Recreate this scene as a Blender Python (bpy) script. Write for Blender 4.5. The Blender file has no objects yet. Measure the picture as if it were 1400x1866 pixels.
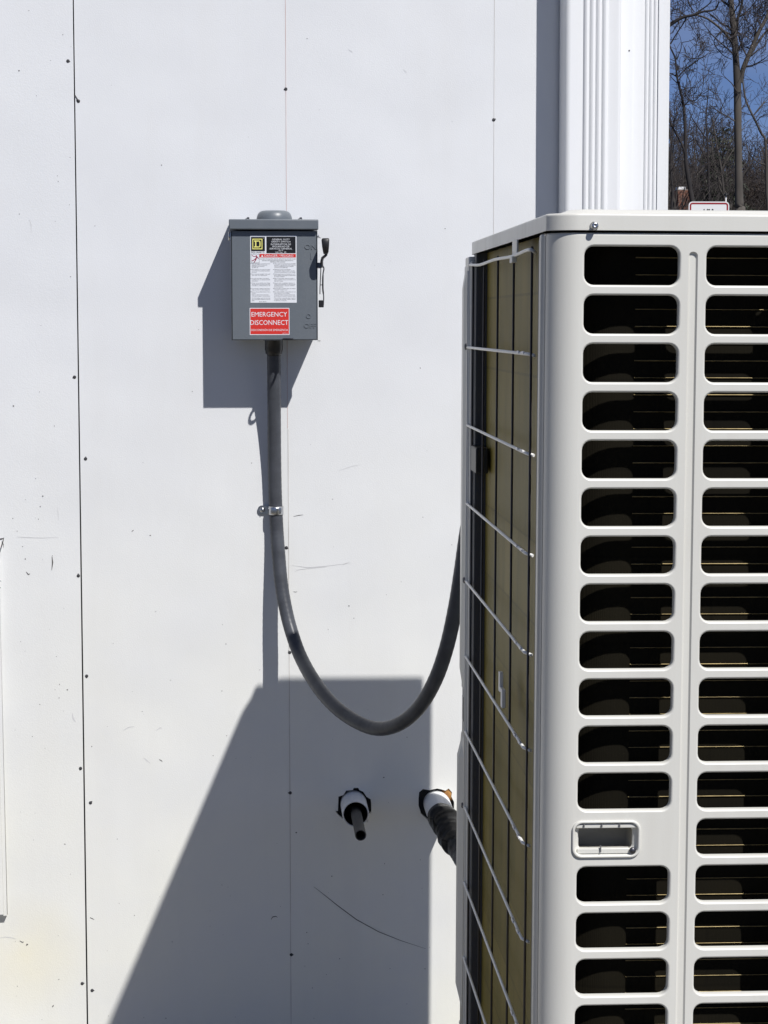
import bpy, bmesh, math, random
from mathutils import Vector, Matrix, noise
random.seed(7)
sc = bpy.context.scene
col = sc.collection

# ------------------------------------------------------------------ camera
FPX, CX, CY = 3809.0, 700.0, 933.0            # focal length and centre in pixels of the 1400x1866 photograph
CAM = Vector((0.0, -4.018, 1.5))
def unit(v): return v.normalized()
_D = unit(Vector((463-CX, 590-CY, FPX)))       # direction of the wall normal in camera space (x right, y down, z forward)
_V = Vector((740-CX, 43000-CY, FPX)); _V = unit(_V - _D*_V.dot(_D))
_X = _V.cross(_D)
M3 = Matrix((_X, _D, -_V))                     # camera space -> world
cam_data = bpy.data.cameras.new('camera'); cam = bpy.data.objects.new('camera', cam_data); col.objects.link(cam)
cam_data.sensor_fit = 'HORIZONTAL'; cam_data.sensor_width = 36.0; cam_data.lens = 36.0*FPX/1400.0
cam_data.clip_start = 0.05; cam_data.clip_end = 3000
R = Matrix((M3.col[0], -M3.col[1], -M3.col[2])).transposed()
cam.matrix_world = Matrix.Translation(CAM) @ R.to_4x4()
sc.camera = cam
def P(px, py, Y):
    """world point seen at photograph pixel (px,py) on the plane y=Y"""
    w = M3 @ Vector((px-CX, py-CY, FPX)); return CAM + w*((Y-CAM.y)/w.y)

# ------------------------------------------------------------------ light
SUN_TO = unit(Vector((0.60, -1.0, 1.39)))
SUN_EL = math.asin(SUN_TO.z); SUN_ROT = math.atan2(SUN_TO.x, SUN_TO.y)
sun_d = bpy.data.lights.new('sun', 'SUN'); sun_d.energy = 4.95; sun_d.angle = math.radians(0.53); sun_d.color = (1.0, 0.975, 0.945)
sun = bpy.data.objects.new('sun', sun_d); col.objects.link(sun)
sun.rotation_euler = SUN_TO.to_track_quat('Z', 'Y').to_euler(); sun.location = SUN_TO*30
world = bpy.data.worlds.new('World'); sc.world = world; world.use_nodes = True
wn, wl = world.node_tree.nodes, world.node_tree.links
wn.clear()
sky = wn.new('ShaderNodeTexSky'); sky.sky_type = 'NISHITA'; sky.sun_disc = False
sky.sun_elevation = SUN_EL; sky.sun_rotation = SUN_ROT; sky.air_density = 0.6; sky.dust_density = 0.0; sky.ozone_density = 3.5; sky.altitude = 1500
bg = wn.new('ShaderNodeBackground'); bg.inputs[1].default_value = 0.050
wo = wn.new('ShaderNodeOutputWorld')
tc = wn.new('ShaderNodeTexCoord'); mp = wn.new('ShaderNodeMapping'); mp.inputs['Scale'].default_value = (3.0, 3.0, 9.0)
cn = wn.new('ShaderNodeTexNoise'); cn.inputs['Scale'].default_value = 1.6; cn.inputs['Detail'].default_value = 6; cn.inputs['Roughness'].default_value = 0.55
cr = wn.new('ShaderNodeValToRGB'); cr.color_ramp.elements[0].position = 0.38; cr.color_ramp.elements[1].position = 0.78
cr.color_ramp.elements[0].color = (0, 0, 0, 1); cr.color_ramp.elements[1].color = (0.30, 0.30, 0.30, 1)
mx = wn.new('ShaderNodeMix'); mx.data_type = 'RGBA'; mx.inputs[7].default_value = (8.0, 9.0, 12.0, 1)
wl.new(tc.outputs['Generated'], mp.inputs['Vector']); wl.new(mp.outputs[0], cn.inputs['Vector']); wl.new(cn.outputs['Fac'], cr.inputs[0])
wl.new(cr.outputs[0], mx.inputs[0]); tint = wn.new('ShaderNodeMix'); tint.data_type = 'RGBA'; tint.blend_type = 'MULTIPLY'; tint.inputs[0].default_value = 1.0; tint.inputs[7].default_value = (1.10, 1.14, 1.38, 1)
wl.new(sky.outputs[0], tint.inputs[6]); wl.new(tint.outputs[2], mx.inputs[6]); wl.new(mx.outputs[2], bg.inputs[0]); wl.new(bg.outputs[0], wo.inputs[0])
sc.view_settings.view_transform = 'Standard'; sc.view_settings.look = 'None'
sc.view_settings.exposure = 0.03; sc.view_settings.gamma = 1.0; sc.view_settings.use_curve_mapping = False
sc.cycles.max_bounces = 8

# ------------------------------------------------------------------ materials
def mat(name, rgb, rough=0.5, metal=0.0, spec=0.5, var=0.0, scale=8.0, bump=0.0, bscale=200.0, rgb2=None, coat=0.0, stretch=None):
    m = bpy.data.materials.new(name); m.use_nodes = True
    n, l = m.node_tree.nodes, m.node_tree.links
    b = n['Principled BSDF']
    b.inputs['Base Color'].default_value = (*rgb, 1); b.inputs['Roughness'].default_value = rough
    b.inputs['Metallic'].default_value = metal; b.inputs['Specular IOR Level'].default_value = spec
    b.inputs['Coat Weight'].default_value = coat; b.inputs['Coat Roughness'].default_value = 0.25
    g = n.new('ShaderNodeNewGeometry'); mpn = n.new('ShaderNodeMapping')
    l.new(g.outputs['Position'], mpn.inputs['Vector'])
    if stretch: mpn.inputs['Scale'].default_value = stretch
    if var > 0 or rgb2:
        t = n.new('ShaderNodeTexNoise'); t.inputs['Scale'].default_value = scale; t.inputs['Detail'].default_value = 5
        l.new(mpn.outputs[0], t.inputs['Vector'])
        r = n.new('ShaderNodeValToRGB'); r.color_ramp.elements[0].position = 0.3; r.color_ramp.elements[1].position = 0.7
        a = rgb2 or tuple(c*(1-var) for c in rgb)
        r.color_ramp.elements[0].color = (*a, 1); r.color_ramp.elements[1].color = (*rgb, 1)
        l.new(t.outputs['Fac'], r.inputs[0]); l.new(r.outputs[0], b.inputs['Base Color'])
    if bump > 0:
        t2 = n.new('ShaderNodeTexNoise'); t2.inputs['Scale'].default_value = bscale; t2.inputs['Detail'].default_value = 3
        l.new(g.outputs['Position'], t2.inputs['Vector'])
        bp = n.new('ShaderNodeBump'); bp.inputs['Strength'].default_value = bump; bp.inputs['Distance'].default_value = 0.001
        l.new(t2.outputs['Fac'], bp.inputs['Height']); l.new(bp.outputs[0], b.inputs['Normal'])
    return m

def wall_material():
    m = mat('wall_paint', (0.74, 0.75, 0.78), rough=0.55, spec=0.3, bump=0.25, bscale=420)
    n, l = m.node_tree.nodes, m.node_tree.links; b = n['Principled BSDF']
    g = n.new('ShaderNodeNewGeometry')
    t = n.new('ShaderNodeTexNoise'); t.inputs['Scale'].default_value = 3.2; t.inputs['Detail'].default_value = 6; t.inputs['Roughness'].default_value = 0.6
    l.new(g.outputs['Position'], t.inputs['Vector'])
    r = n.new('ShaderNodeValToRGB'); r.color_ramp.elements[0].position = 0.3; r.color_ramp.elements[1].position = 0.72
    r.color_ramp.elements[0].color = (0.695, 0.708, 0.728, 1); r.color_ramp.elements[1].color = (0.738, 0.752, 0.770, 1)
    l.new(t.outputs['Fac'], r.inputs[0])
    # warm brightening of the lower wall by light, put into the colour, blotchy
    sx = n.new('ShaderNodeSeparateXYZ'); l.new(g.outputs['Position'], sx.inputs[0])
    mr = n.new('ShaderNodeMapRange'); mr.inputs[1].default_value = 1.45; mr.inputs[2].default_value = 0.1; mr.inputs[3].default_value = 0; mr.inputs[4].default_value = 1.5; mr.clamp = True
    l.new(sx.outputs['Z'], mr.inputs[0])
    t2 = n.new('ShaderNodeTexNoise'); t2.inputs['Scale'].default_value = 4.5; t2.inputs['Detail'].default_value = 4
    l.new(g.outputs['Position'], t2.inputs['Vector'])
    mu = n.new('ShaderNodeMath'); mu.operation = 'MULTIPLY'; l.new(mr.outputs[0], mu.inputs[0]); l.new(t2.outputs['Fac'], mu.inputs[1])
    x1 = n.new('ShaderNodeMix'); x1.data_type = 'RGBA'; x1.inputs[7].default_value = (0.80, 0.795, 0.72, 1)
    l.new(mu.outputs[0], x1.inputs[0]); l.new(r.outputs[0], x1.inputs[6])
    # yellow stain patch by the left hand cover
    vm = n.new('ShaderNodeVectorMath'); vm.operation = 'DISTANCE'; vm.inputs[1].default_value = (-0.455, 0, 0.275)
    l.new(g.outputs['Position'], vm.inputs[0])
    m2 = n.new('ShaderNodeMapRange'); m2.inputs[1].default_value = 0.0; m2.inputs[2].default_value = 0.13; m2.inputs[3].default_value = 1.0; m2.inputs[4].default_value = 0.0
    l.new(vm.outputs['Value'], m2.inputs[0])
    m3 = n.new('ShaderNodeMath'); m3.operation = 'MULTIPLY'; l.new(m2.outputs[0], m3.inputs[0]); l.new(t2.outputs['Fac'], m3.inputs[1])
    x2 = n.new('ShaderNodeMix'); x2.data_type = 'RGBA'; x2.inputs[7].default_value = (0.80, 0.74, 0.52, 1)
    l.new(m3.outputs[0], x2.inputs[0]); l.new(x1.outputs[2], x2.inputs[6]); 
    # faint brush smears
    mp2 = n.new('ShaderNodeMapping'); mp2.inputs['Rotation'].default_value = (0, 0.15, 0); mp2.inputs['Scale'].default_value = (3, 1, 16)
    l.new(g.outputs['Position'], mp2.inputs['Vector'])
    t3 = n.new('ShaderNodeTexNoise'); t3.inputs['Scale'].default_value = 3; t3.inputs['Detail'].default_value = 8; t3.inputs['Roughness'].default_value = 0.7
    l.new(mp2.outputs[0], t3.inputs['Vector'])
    r3 = n.new('ShaderNodeValToRGB'); r3.color_ramp.elements[0].position = 0.70; r3.color_ramp.elements[1].position = 0.80
    r3.color_ramp.elements[1].color = (0.16, 0.16, 0.16, 1); r3.color_ramp.elements[0].color = (0, 0, 0, 1)
    l.new(t3.outputs['Fac'], r3.inputs[0])
    x3 = n.new('ShaderNodeMix'); x3.data_type = 'RGBA'; x3.inputs[7].default_value = (0.45, 0.44, 0.42, 1)
    l.new(r3.outputs[0], x3.inputs[0]); l.new(x2.outputs[2], x3.inputs[6]); l.new(x3.outputs[2], b.inputs['Base Color'])
    return m

def coil_material(name, a, b_, rough=0.45):
    m = mat(name, a, rough=rough, metal=0.0, spec=0.4, rgb2=b_, scale=5.0, stretch=(1, 3, 1.2))
    n, l = m.node_tree.nodes, m.node_tree.links; b = n['Principled BSDF']
    g = n.new('ShaderNodeNewGeometry'); s = n.new('ShaderNodeSeparateXYZ'); l.new(g.outputs['Position'], s.inputs[0])
    ad = n.new('ShaderNodeMath'); ad.operation = 'ADD'; l.new(s.outputs['X'], ad.inputs[0]); l.new(s.outputs['Y'], ad.inputs[1])
    mu = n.new('ShaderNodeMath'); mu.operation = 'MULTIPLY'; mu.inputs[1].default_value = 2*math.pi/0.0018; l.new(ad.outputs[0], mu.inputs[0])
    si = n.new('ShaderNodeMath'); si.operation = 'SINE'; l.new(mu.outputs[0], si.inputs[0])
    bp = n.new('ShaderNodeBump'); bp.inputs['Strength'].default_value = 0.25; bp.inputs['Distance'].default_value = 0.0004
    b.inputs['Specular IOR Level'].default_value = 0.12
    l.new(si.outputs[0], bp.inputs['Height']); l.new(bp.outputs[0], b.inputs['Normal'])
    br = n.new('ShaderNodeTexBrick'); br.inputs['Scale'].default_value = 1.0; br.inputs['Brick Width'].default_value = 0.16; br.inputs['Row Height'].default_value = 0.11  # tinted rectangles: reflections on the coil put into its colour
    br.inputs['Mortar Size'].default_value = 0.002; br.inputs['Color1'].default_value = (1, 1, 1, 1); br.inputs['Color2'].default_value = (0.72, 0.74, 0.72, 1); br.inputs['Mortar'].default_value = (0.6, 0.6, 0.6, 1)
    cx_ = n.new('ShaderNodeCombineXYZ'); l.new(ad.outputs[0], cx_.inputs[0]); l.new(s.outputs['Z'], cx_.inputs[1]); l.new(cx_.outputs[0], br.inputs['Vector'])
    mm = n.new('ShaderNodeMix'); mm.data_type = 'RGBA'; mm.blend_type = 'MULTIPLY'; mm.inputs[0].default_value = 0.8
    src = b.inputs['Base Color'].links[0].from_socket; l.new(src, mm.inputs[6]); l.new(br.outputs['Color'], mm.inputs[7]); l.new(mm.outputs[2], b.inputs['Base Color'])
    return m

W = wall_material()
def weather(m, amt, tone, sc_=(26, 26, 1.6), wave=0.0):
    """faint run marks and dust over the base colour; optional slow waviness of the sheet"""
    n, l = m.node_tree.nodes, m.node_tree.links; b = n['Principled BSDF']
    g = n.new('ShaderNodeNewGeometry'); mp_ = n.new('ShaderNodeMapping'); mp_.inputs['Scale'].default_value = sc_; l.new(g.outputs['Position'], mp_.inputs['Vector'])
    t = n.new('ShaderNodeTexNoise'); t.inputs['Scale'].default_value = 1.0; t.inputs['Detail'].default_value = 7; t.inputs['Roughness'].default_value = 0.62; l.new(mp_.outputs[0], t.inputs['Vector'])
    rp_ = n.new('ShaderNodeMapRange'); rp_.inputs[1].default_value = 0.48; rp_.inputs[2].default_value = 0.75; rp_.inputs[4].default_value = amt; l.new(t.outputs['Fac'], rp_.inputs[0])
    x = n.new('ShaderNodeMix'); x.data_type = 'RGBA'; x.inputs[7].default_value = (*tone, 1); l.new(rp_.outputs[0], x.inputs[0])
    if b.inputs['Base Color'].links: l.new(b.inputs['Base Color'].links[0].from_socket, x.inputs[6])
    else: x.inputs[6].default_value = b.inputs['Base Color'].default_value
    l.new(x.outputs[2], b.inputs['Base Color'])
    rr = n.new('ShaderNodeMapRange'); rr.inputs[1].default_value = 0.3; rr.inputs[2].default_value = 0.7; r0 = b.inputs['Roughness'].default_value
    rr.inputs[3].default_value = r0-0.04; rr.inputs[4].default_value = r0+0.12; l.new(t.outputs['Fac'], rr.inputs[0]); l.new(rr.outputs[0], b.inputs['Roughness'])
    if wave:
        t2 = n.new('ShaderNodeTexNoise'); t2.inputs['Scale'].default_value = 5.0; t2.inputs['Detail'].default_value = 1; l.new(g.outputs['Position'], t2.inputs['Vector'])
        bp = n.new('ShaderNodeBump'); bp.inputs['Strength'].default_value = 1.0; bp.inputs['Distance'].default_value = wave; l.new(t2.outputs['Fac'], bp.inputs['Height'])
        if b.inputs['Normal'].links: l.new(b.inputs['Normal'].links[0].from_socket, bp.inputs['Normal'])
        l.new(bp.outputs[0], b.inputs['Normal'])
    return m
weather(W, 0.16, (0.60, 0.59, 0.56), (9, 9, 0.9), 0.004)
M_ = dict(
    vinyl=mat('white_vinyl', (0.80, 0.81, 0.82), rough=0.38, bump=0.08, bscale=300, var=0.03, scale=4),
    core=mat('dark_sheathing', (0.02, 0.02, 0.022), rough=0.9),
    foam=mat('orange_foam', (0.45, 0.22, 0.06), rough=0.9, bump=1, bscale=150, rgb2=(0.2, 0.09, 0.03), scale=60),
    ragged=mat('torn_board_edge', (0.035, 0.032, 0.03), rough=0.95, bump=1, bscale=300),
    nail=mat('rusty_nail', (0.055, 0.055, 0.06), rough=0.7, metal=0.3),
    scuff=mat('scuff', (0.09, 0.085, 0.085), rough=0.8),
    pale_scuff=mat('pale_scuff', (0.60, 0.60, 0.61), rough=0.8),
    chalk=mat('red_chalk', (0.50, 0.34, 0.31), rough=0.9, rgb2=(0.70, 0.62, 0.62), scale=14),
    pencil=mat('grey_pencil', (0.42, 0.40, 0.38), rough=0.9, rgb2=(0.62, 0.60, 0.58), scale=14),
    enamel=mat('grey_enamel', (0.132, 0.150, 0.170), rough=0.36, bump=0.12, bscale=260, var=0.05, scale=7),
    zinc=mat('zinc', (0.62, 0.63, 0.65), rough=0.28, metal=1.0, var=0.3, scale=120),
    black=mat('black_plastic', (0.012, 0.012, 0.013), rough=0.42),
    steel=mat('dark_steel', (0.10, 0.10, 0.11), rough=0.35, metal=0.8),
    sticker=mat('white_sticker', (0.74, 0.76, 0.80), rough=0.35),
    ink=mat('black_ink', (0.008, 0.008, 0.009), rough=0.4),
    inksoft=mat('grey_ink', (0.06, 0.06, 0.07), rough=0.4),
    red=mat('red_print', (0.62, 0.035, 0.025), rough=0.35),
    dred=mat('dark_red_print', (0.30, 0.012, 0.018), rough=0.35),
    magenta=mat('magenta_print', (0.30, 0.02, 0.06), rough=0.4),
    yellow=mat('yellow_print', (0.80, 0.76, 0.22), rough=0.35),
    conduit=mat('grey_conduit', (0.080, 0.086, 0.100), rough=0.36, bump=0.1, bscale=500, var=0.35, scale=26, spec=0.22),
    pvc=mat('white_pvc', (0.72, 0.73, 0.73), rough=0.3, var=0.06, scale=30),
    dpipe=mat('dark_grey_pipe', (0.045, 0.045, 0.045), rough=0.55, var=0.2, scale=40),
    tape=mat('black_tape', (0.004, 0.004, 0.005), rough=0.24, bump=0.05, bscale=45, spec=0.16),
    paint=mat('beige_white_powder_coat', (0.675, 0.668, 0.62), rough=0.33, bump=0.10, bscale=700, var=0.02, scale=3),
    wire=mat('coated_wire', (0.80, 0.80, 0.78), rough=0.4),
    dwire=mat('dark_wire', (0.03, 0.027, 0.030), rough=0.4),
    frame=mat('dark_frame', (0.055, 0.057, 0.065), rough=0.5),
    cup=mat('dark_cup', (0.34, 0.32, 0.27), rough=0.45),
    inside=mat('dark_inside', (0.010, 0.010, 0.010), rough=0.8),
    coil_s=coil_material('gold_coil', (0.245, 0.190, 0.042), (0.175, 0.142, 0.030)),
    coil_f=coil_material('coil_fin_shade', (0.011, 0.009, 0.0045), (0.006, 0.005, 0.003), rough=0.8),  # same coil darkened: shade between the fins is put into the colour
    brass=mat('gold_tube', (0.34, 0.26, 0.12), rough=0.3, metal=0.6, var=0.5, scale=60),
    label=mat('grey_plastic', (0.16, 0.16, 0.165), rough=0.5),
    concrete=mat('concrete', (0.33, 0.32, 0.30), rough=0.9, bump=0.6, bscale=90, var=0.25, scale=12),
    bounce_gravel=mat('pale_bounce_gravel', (0.31, 0.28, 0.225), rough=0.95, rgb2=(0.19, 0.17, 0.135), scale=35, bump=1, bscale=60),
    ground=mat('dry_ground', (0.060, 0.050, 0.035), rough=0.95, rgb2=(0.035, 0.038, 0.022), scale=0.9, bump=1, bscale=25),
    bark=mat('bark', (0.105, 0.092, 0.080), rough=0.9, rgb2=(0.032, 0.028, 0.026), scale=3.0, bump=1.0, bscale=12, stretch=(1, 1, 0.25)),
    bark2=mat('dark_bark', (0.032, 0.027, 0.027), rough=0.9, rgb2=(0.018, 0.016, 0.017), scale=3.0),
    twig=mat('twigs', (0.045, 0.037, 0.036), rough=0.9),
    needles=mat('evergreen_needles', (0.050, 0.060, 0.035), rough=0.7, rgb2=(0.028, 0.034, 0.022), scale=1.5),
    litter=mat('dead_leaves', (0.060, 0.043, 0.034), rough=0.9, rgb2=(0.036, 0.028, 0.024), scale=0.8),
    brick=mat('brick', (0.24, 0.10, 0.06), rough=0.9, rgb2=(0.13, 0.06, 0.04), scale=3.0),
    mortar=mat('mortar', (0.30, 0.27, 0.24), rough=0.95),
    roof=mat('shingles', (0.06, 0.06, 0.065), rough=0.9, var=0.3, scale=2),
    glass=mat('window_glass', (0.03, 0.035, 0.04), rough=0.08),
    signw=mat('sign_white', (0.78, 0.78, 0.79), rough=0.4),
)

weather(M_['paint'], 0.22, (0.50, 0.47, 0.42), (30, 30, 2.2), 0.0012)
weather(M_['vinyl'], 0.16, (0.62, 0.61, 0.58), (60, 60, 1.4), 0.0)
weather(M_['enamel'], 0.16, (0.22, 0.23, 0.24), (24, 24, 5), 0.0006)
weather(M_['pvc'], 0.35, (0.40, 0.39, 0.37), (40, 12, 40), 0.0)
# ------------------------------------------------------------------ mesh helpers
class MB:
    def __init__(s): s.v, s.f, s.s = [], [], []
    def add(s, vs, fs, smooth=True):
        o = len(s.v); s.v += [tuple(v) for v in vs]
        for f in fs: s.f.append(tuple(i+o for i in f)); s.s.append(smooth)
    def box(s, a, b, bev=0.0):
        x0, y0, z0 = a; x1, y1, z1 = b
        if x0 > x1: x0, x1 = x1, x0
        if y0 > y1: y0, y1 = y1, y0
        if z0 > z1: z0, z1 = z1, z0
        e = min(bev, (x1-x0)/2.01, (y1-y0)/2.01, (z1-z0)/2.01)
        if e <= 0:
            s.add([(x0,y0,z0),(x1,y0,z0),(x1,y1,z0),(x0,y1,z0),(x0,y0,z1),(x1,y0,z1),(x1,y1,z1),(x0,y1,z1)],
                  [(0,3,2,1),(4,5,6,7),(0,1,5,4),(1,2,6,5),(2,3,7,6),(3,0,4,7)], False); return
        bm = bmesh.new(); bmesh.ops.create_cube(bm, size=1)
        for v in bm.verts: v.co = Vector(((x0+x1)/2+v.co.x*(x1-x0), (y0+y1)/2+v.co.y*(y1-y0), (z0+z1)/2+v.co.z*(z1-z0)))
        bmesh.ops.bevel(bm, geom=bm.edges[:], offset=e, segments=3, affect='EDGES', profile=0.5)
        bm.normal_update(); bm.verts.index_update()
        big = lambda f: max(abs(c) for c in f.normal) > 0.999
        o = len(s.v); s.v += [tuple(v.co) for v in bm.verts]
        for f in bm.faces: s.f.append(tuple(v.index+o for v in f.verts)); s.s.append(not big(f))
        bm.free()
    def tube(s, pts, rad, n=8, cap=True, wob=0.0):
        pts = [Vector(p) for p in pts]; k = len(pts)
        if not hasattr(rad, '__len__'): rad = [rad]*k
        t0 = unit(pts[1]-pts[0]); ref = Vector((0,0,1)) if abs(t0.z) < 0.9 else Vector((1,0,0))
        u = unit(t0.cross(ref)); vs = []
        for i in range(k):
            t = unit(pts[min(i+1,k-1)]-pts[max(i-1,0)]) if (pts[min(i+1,k-1)]-pts[max(i-1,0)]).length > 1e-9 else t0
            u = u - t*u.dot(t); u = unit(u); w = t.cross(u)
            for j in range(n):
                a = 2*math.pi*j/n; r = rad[i]
                if wob: r *= 1+wob*noise.noise(Vector((i*0.6, math.cos(a)*1.5, math.sin(a)*1.5)))
                vs.append(pts[i]+(u*math.cos(a)+w*math.sin(a))*r)
        fs = [(i*n+j, i*n+(j+1)%n, (i+1)*n+(j+1)%n, (i+1)*n+j) for i in range(k-1) for j in range(n)]
        s.add(vs, fs, True)
        if cap and n > 3:
            o = len(s.v)-k*n
            s.f.append(tuple(o+j for j in reversed(range(n)))); s.s.append(False)
            s.f.append(tuple(o+(k-1)*n+j for j in range(n))); s.s.append(False)
    def prism(s, outline, y0, y1):
        """closed outline of (x,z) extruded between y0 and y1"""
        n = len(outline)
        s.add([(x,y0,z) for x,z in outline]+[(x,y1,z) for x,z in outline],
              [tuple(range(n)), tuple(range(2*n-1, n-1, -1))]+[(i,i+n,(i+1)%n+n,(i+1)%n) for i in range(n)], False)
    def lathe(s, c, axis, prof, n=20):
        """profile of (distance along axis, radius)"""
        c = Vector(c); a = unit(Vector(axis)); ref = Vector((0,0,1)) if abs(a.z) < 0.9 else Vector((1,0,0))
        u = unit(a.cross(ref)); w = a.cross(u); vs = []
        for d, r in prof:
            for j in range(n):
                t = 2*math.pi*j/n; vs.append(c+a*d+(u*math.cos(t)+w*math.sin(t))*r)
        k = len(prof)
        s.add(vs, [(i*n+j, i*n+(j+1)%n, (i+1)*n+(j+1)%n, (i+1)*n+j) for i in range(k-1) for j in range(n)], True)
    def build(s, name, m, parent=None):
        me = bpy.data.meshes.new(name); me.from_pydata(s.v, [], s.f)
        me.polygons.foreach_set('use_smooth', s.s); me.materials.append(m); me.update()
        bm = bmesh.new(); bm.from_mesh(me); bmesh.ops.recalc_face_normals(bm, faces=bm.faces[:]) if len(s.f) < 60000 else None
        bm.to_mesh(me); bm.free()
        return link(name, me, parent)
def link(name, me, parent=None):
    o = bpy.data.objects.new(name, me); col.objects.link(o)
    if parent: o.parent = parent; o.matrix_parent_inverse = world_of(parent).inverted()
    return o
def world_of(o):
    m = o.matrix_basis.copy()
    if o.parent: m = world_of(o.parent) @ o.matrix_parent_inverse @ m
    return m
def tag(o, label=None, cat=None, group=None, kind=None):
    for k, v in (('label', label), ('category', cat), ('group', group), ('kind', kind)):
        if v: o[k] = v
    return o
def thing(name, label, cat, loc, group=None):
    o = bpy.data.objects.new(name, None); col.objects.link(o); o.location = loc; o.empty_display_size = 0.1
    return tag(o, label, cat, group)
def part(name, m, parent, *boxes, bev=0.0):
    b = MB()
    for a, c in boxes: b.box(a, c, bev)
    return b.build(name, m, parent)
def rrect(x0, x1, z0, z1, r, n=6):
    out = []
    for cx, cz, a0 in ((x1-r, z1-r, 0), (x0+r, z1-r, 90), (x0+r, z0+r, 180), (x1-r, z0+r, 270)):
        for i in range(n): a = math.radians(a0+90*i/(n-1)); out.append((cx+r*math.cos(a), cz+r*math.sin(a)))
    return out
def spline(pts, per=10):
    pts = [Vector(p) for p in pts]; pts = [pts[0]*2-pts[1]]+pts+[pts[-1]*2-pts[-2]]; out = []
    for i in range(1, len(pts)-2):
        a, b, c, d = pts[i-1:i+3]
        for j in range(per):
            t = j/per; out.append(0.5*((2*b)+(c-a)*t+(2*a-5*b+4*c-d)*t*t+(3*b-a-3*c+d)*t**3))
    out.append(pts[-2]); return out
def text_polys(b, s, cx, z, h, y, fitw=None, align='CENTER', yn=0.0):
    """add flat lettering facing -y to builder b; z is the baseline, h the capital height, cx centre or left"""
    cu = bpy.data.curves.new('t', 'FONT'); cu.body = s; cu.align_x = 'LEFT'; cu.resolution_u = 2; cu.extrude = 0.0
    o = bpy.data.objects.new('t', cu); col.objects.link(o)
    me = bpy.data.meshes.new_from_object(o.evaluated_get(bpy.context.evaluated_depsgraph_get()))
    bpy.data.objects.remove(o)
    if len(me.vertices) == 0: return
    xs = [v.co.x for v in me.vertices]; w = max(xs)-min(xs); sz = h/0.70; sx = sz
    if fitw: sx = fitw/w
    x0 = cx - (w*sx/2 if align == 'CENTER' else 0) - min(xs)*sx
    b.add([(x0+v.co.x*sx, y, z+v.co.y*sz) for v in me.vertices], [tuple(p.vertices) for p in me.polygons], False)
    bpy.data.meshes.remove(me)
def slab_curve(name, outer, holes, y0, y1, m, parent, res=1):
    """flat board with holes: outline and holes in (x,z), between y0 (front) and y1 (back)"""
    cu = bpy.data.curves.new(name, 'CURVE'); cu.dimensions = '2D'; cu.fill_mode = 'BOTH'; cu.extrude = abs(y1-y0)/2
    for ol in [outer]+holes:
        sp = cu.splines.new('POLY'); sp.points.add(len(ol)-1); sp.use_cyclic_u = True
        for p, (x, z) in zip(sp.points, ol): p.co = (x, z, 0, 1)
    o = bpy.data.objects.new(name, cu); col.objects.link(o)
    me = bpy.data.meshes.new_from_object(o.evaluated_get(bpy.context.evaluated_depsgraph_get())); bpy.data.objects.remove(o)
    ym = (y0+y1)/2
    for v in me.vertices: x, z, d = v.co; v.co = (x, ym+d, z)
    me.materials.clear(); me.materials.append(m); me.update(); me.name = name
    bm = bmesh.new(); bm.from_mesh(me); bmesh.ops.remove_doubles(bm, verts=bm.verts[:], dist=1e-6); bmesh.ops.recalc_face_normals(bm, faces=bm.faces[:]); bm.to_mesh(me); bm.free()
    return link(name, me, parent)

# ------------------------------------------------------------------ ground
def ground_z(x, y):
    z = 0.0
    if y > 6: z += 0.10*noise.noise(Vector((x*0.1, y*0.1, 0)))*min(1, (y-6)/10)
    if y > 40: z += (y-40)*0.012
    return z
b = MB(); xs = [-600,-300,-150,-80,-40,-20,-10,-5,0,5,10,15,20,25,30,40,60,80,150,300,600]; ys = [-600,-250,-100,-40,-15,-6,-3,0,3,6,10,15,20,30,40,50,60,70,80,90,110,150,250,500,900]
vs = [(x, y, ground_z(x, y)-0.02) for y in ys for x in xs]; nx = len(xs)
b.add(vs, [(j*nx+i, j*nx+i+1, (j+1)*nx+i+1, (j+1)*nx+i) for j in range(len(ys)-1) for i in range(nx-1)], True)
tag(b.build('ground', M_['ground']), kind='structure')

b = MB(); gx = [-4.5+i*0.25 for i in range(26)]; gy = [-2.3+i*0.2 for i in range(13)]
b.add([(x, min(y, 0.01), 0.008+0.006*noise.noise(Vector((x*6, y*6, 3)))) for y in gy for x in gx], [(j*26+i, j*26+i+1, (j+1)*26+i+1, (j+1)*26+i) for j in range(12) for i in range(25)], True)
tag(b.build('bounce_strip', M_['bounce_gravel']), kind='structure')  # unseen pale ground added to bounce light up the lower wall

# ------------------------------------------------------------------ the building
XC = 0.7935                                   # outside corner of the building
bld = thing('building', 'white panelled building wall with plumb joints, nail heads and pencil lines behind the machine', 'building', (0, 0, 0))
part('sheathing', M_['core'], bld, ((-4.5, 0.016, 0.0), (XC-0.012, 0.20, 3.4)))
part('side_wall', M_['vinyl'], bld, ((XC-0.10, 0.205, 0.0), (XC-0.004, 9.0, 3.4)))
SE = -0.3345                                  # sheet joint
def ragged(cx, cz, rx, rz, seed, n=26):
    rnd = random.Random(seed)
    return [(cx+rx*math.cos(a)*(1+rnd.uniform(-.09, .09)), cz+rz*math.sin(a)*(1+rnd.uniform(-.09, .09))) for a in [2*math.pi*i/n for i in range(n)]]
def wp(px, py, Y=0.0):
    p = P(px, py, Y); return (p.x, p.z)
hole1 = [wp(*q) for q in [(617,1452),(626,1449),(631,1441),(643,1440),(645,1436),(653,1436),(655,1440),(662,1443),(668,1452),(676,1457),(677,1466),(677,1480),(672,1486),(671,1497),(661,1504),(648,1507),(634,1504),(627,1494),(617,1486),(611,1478),(616,1478)]]
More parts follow.
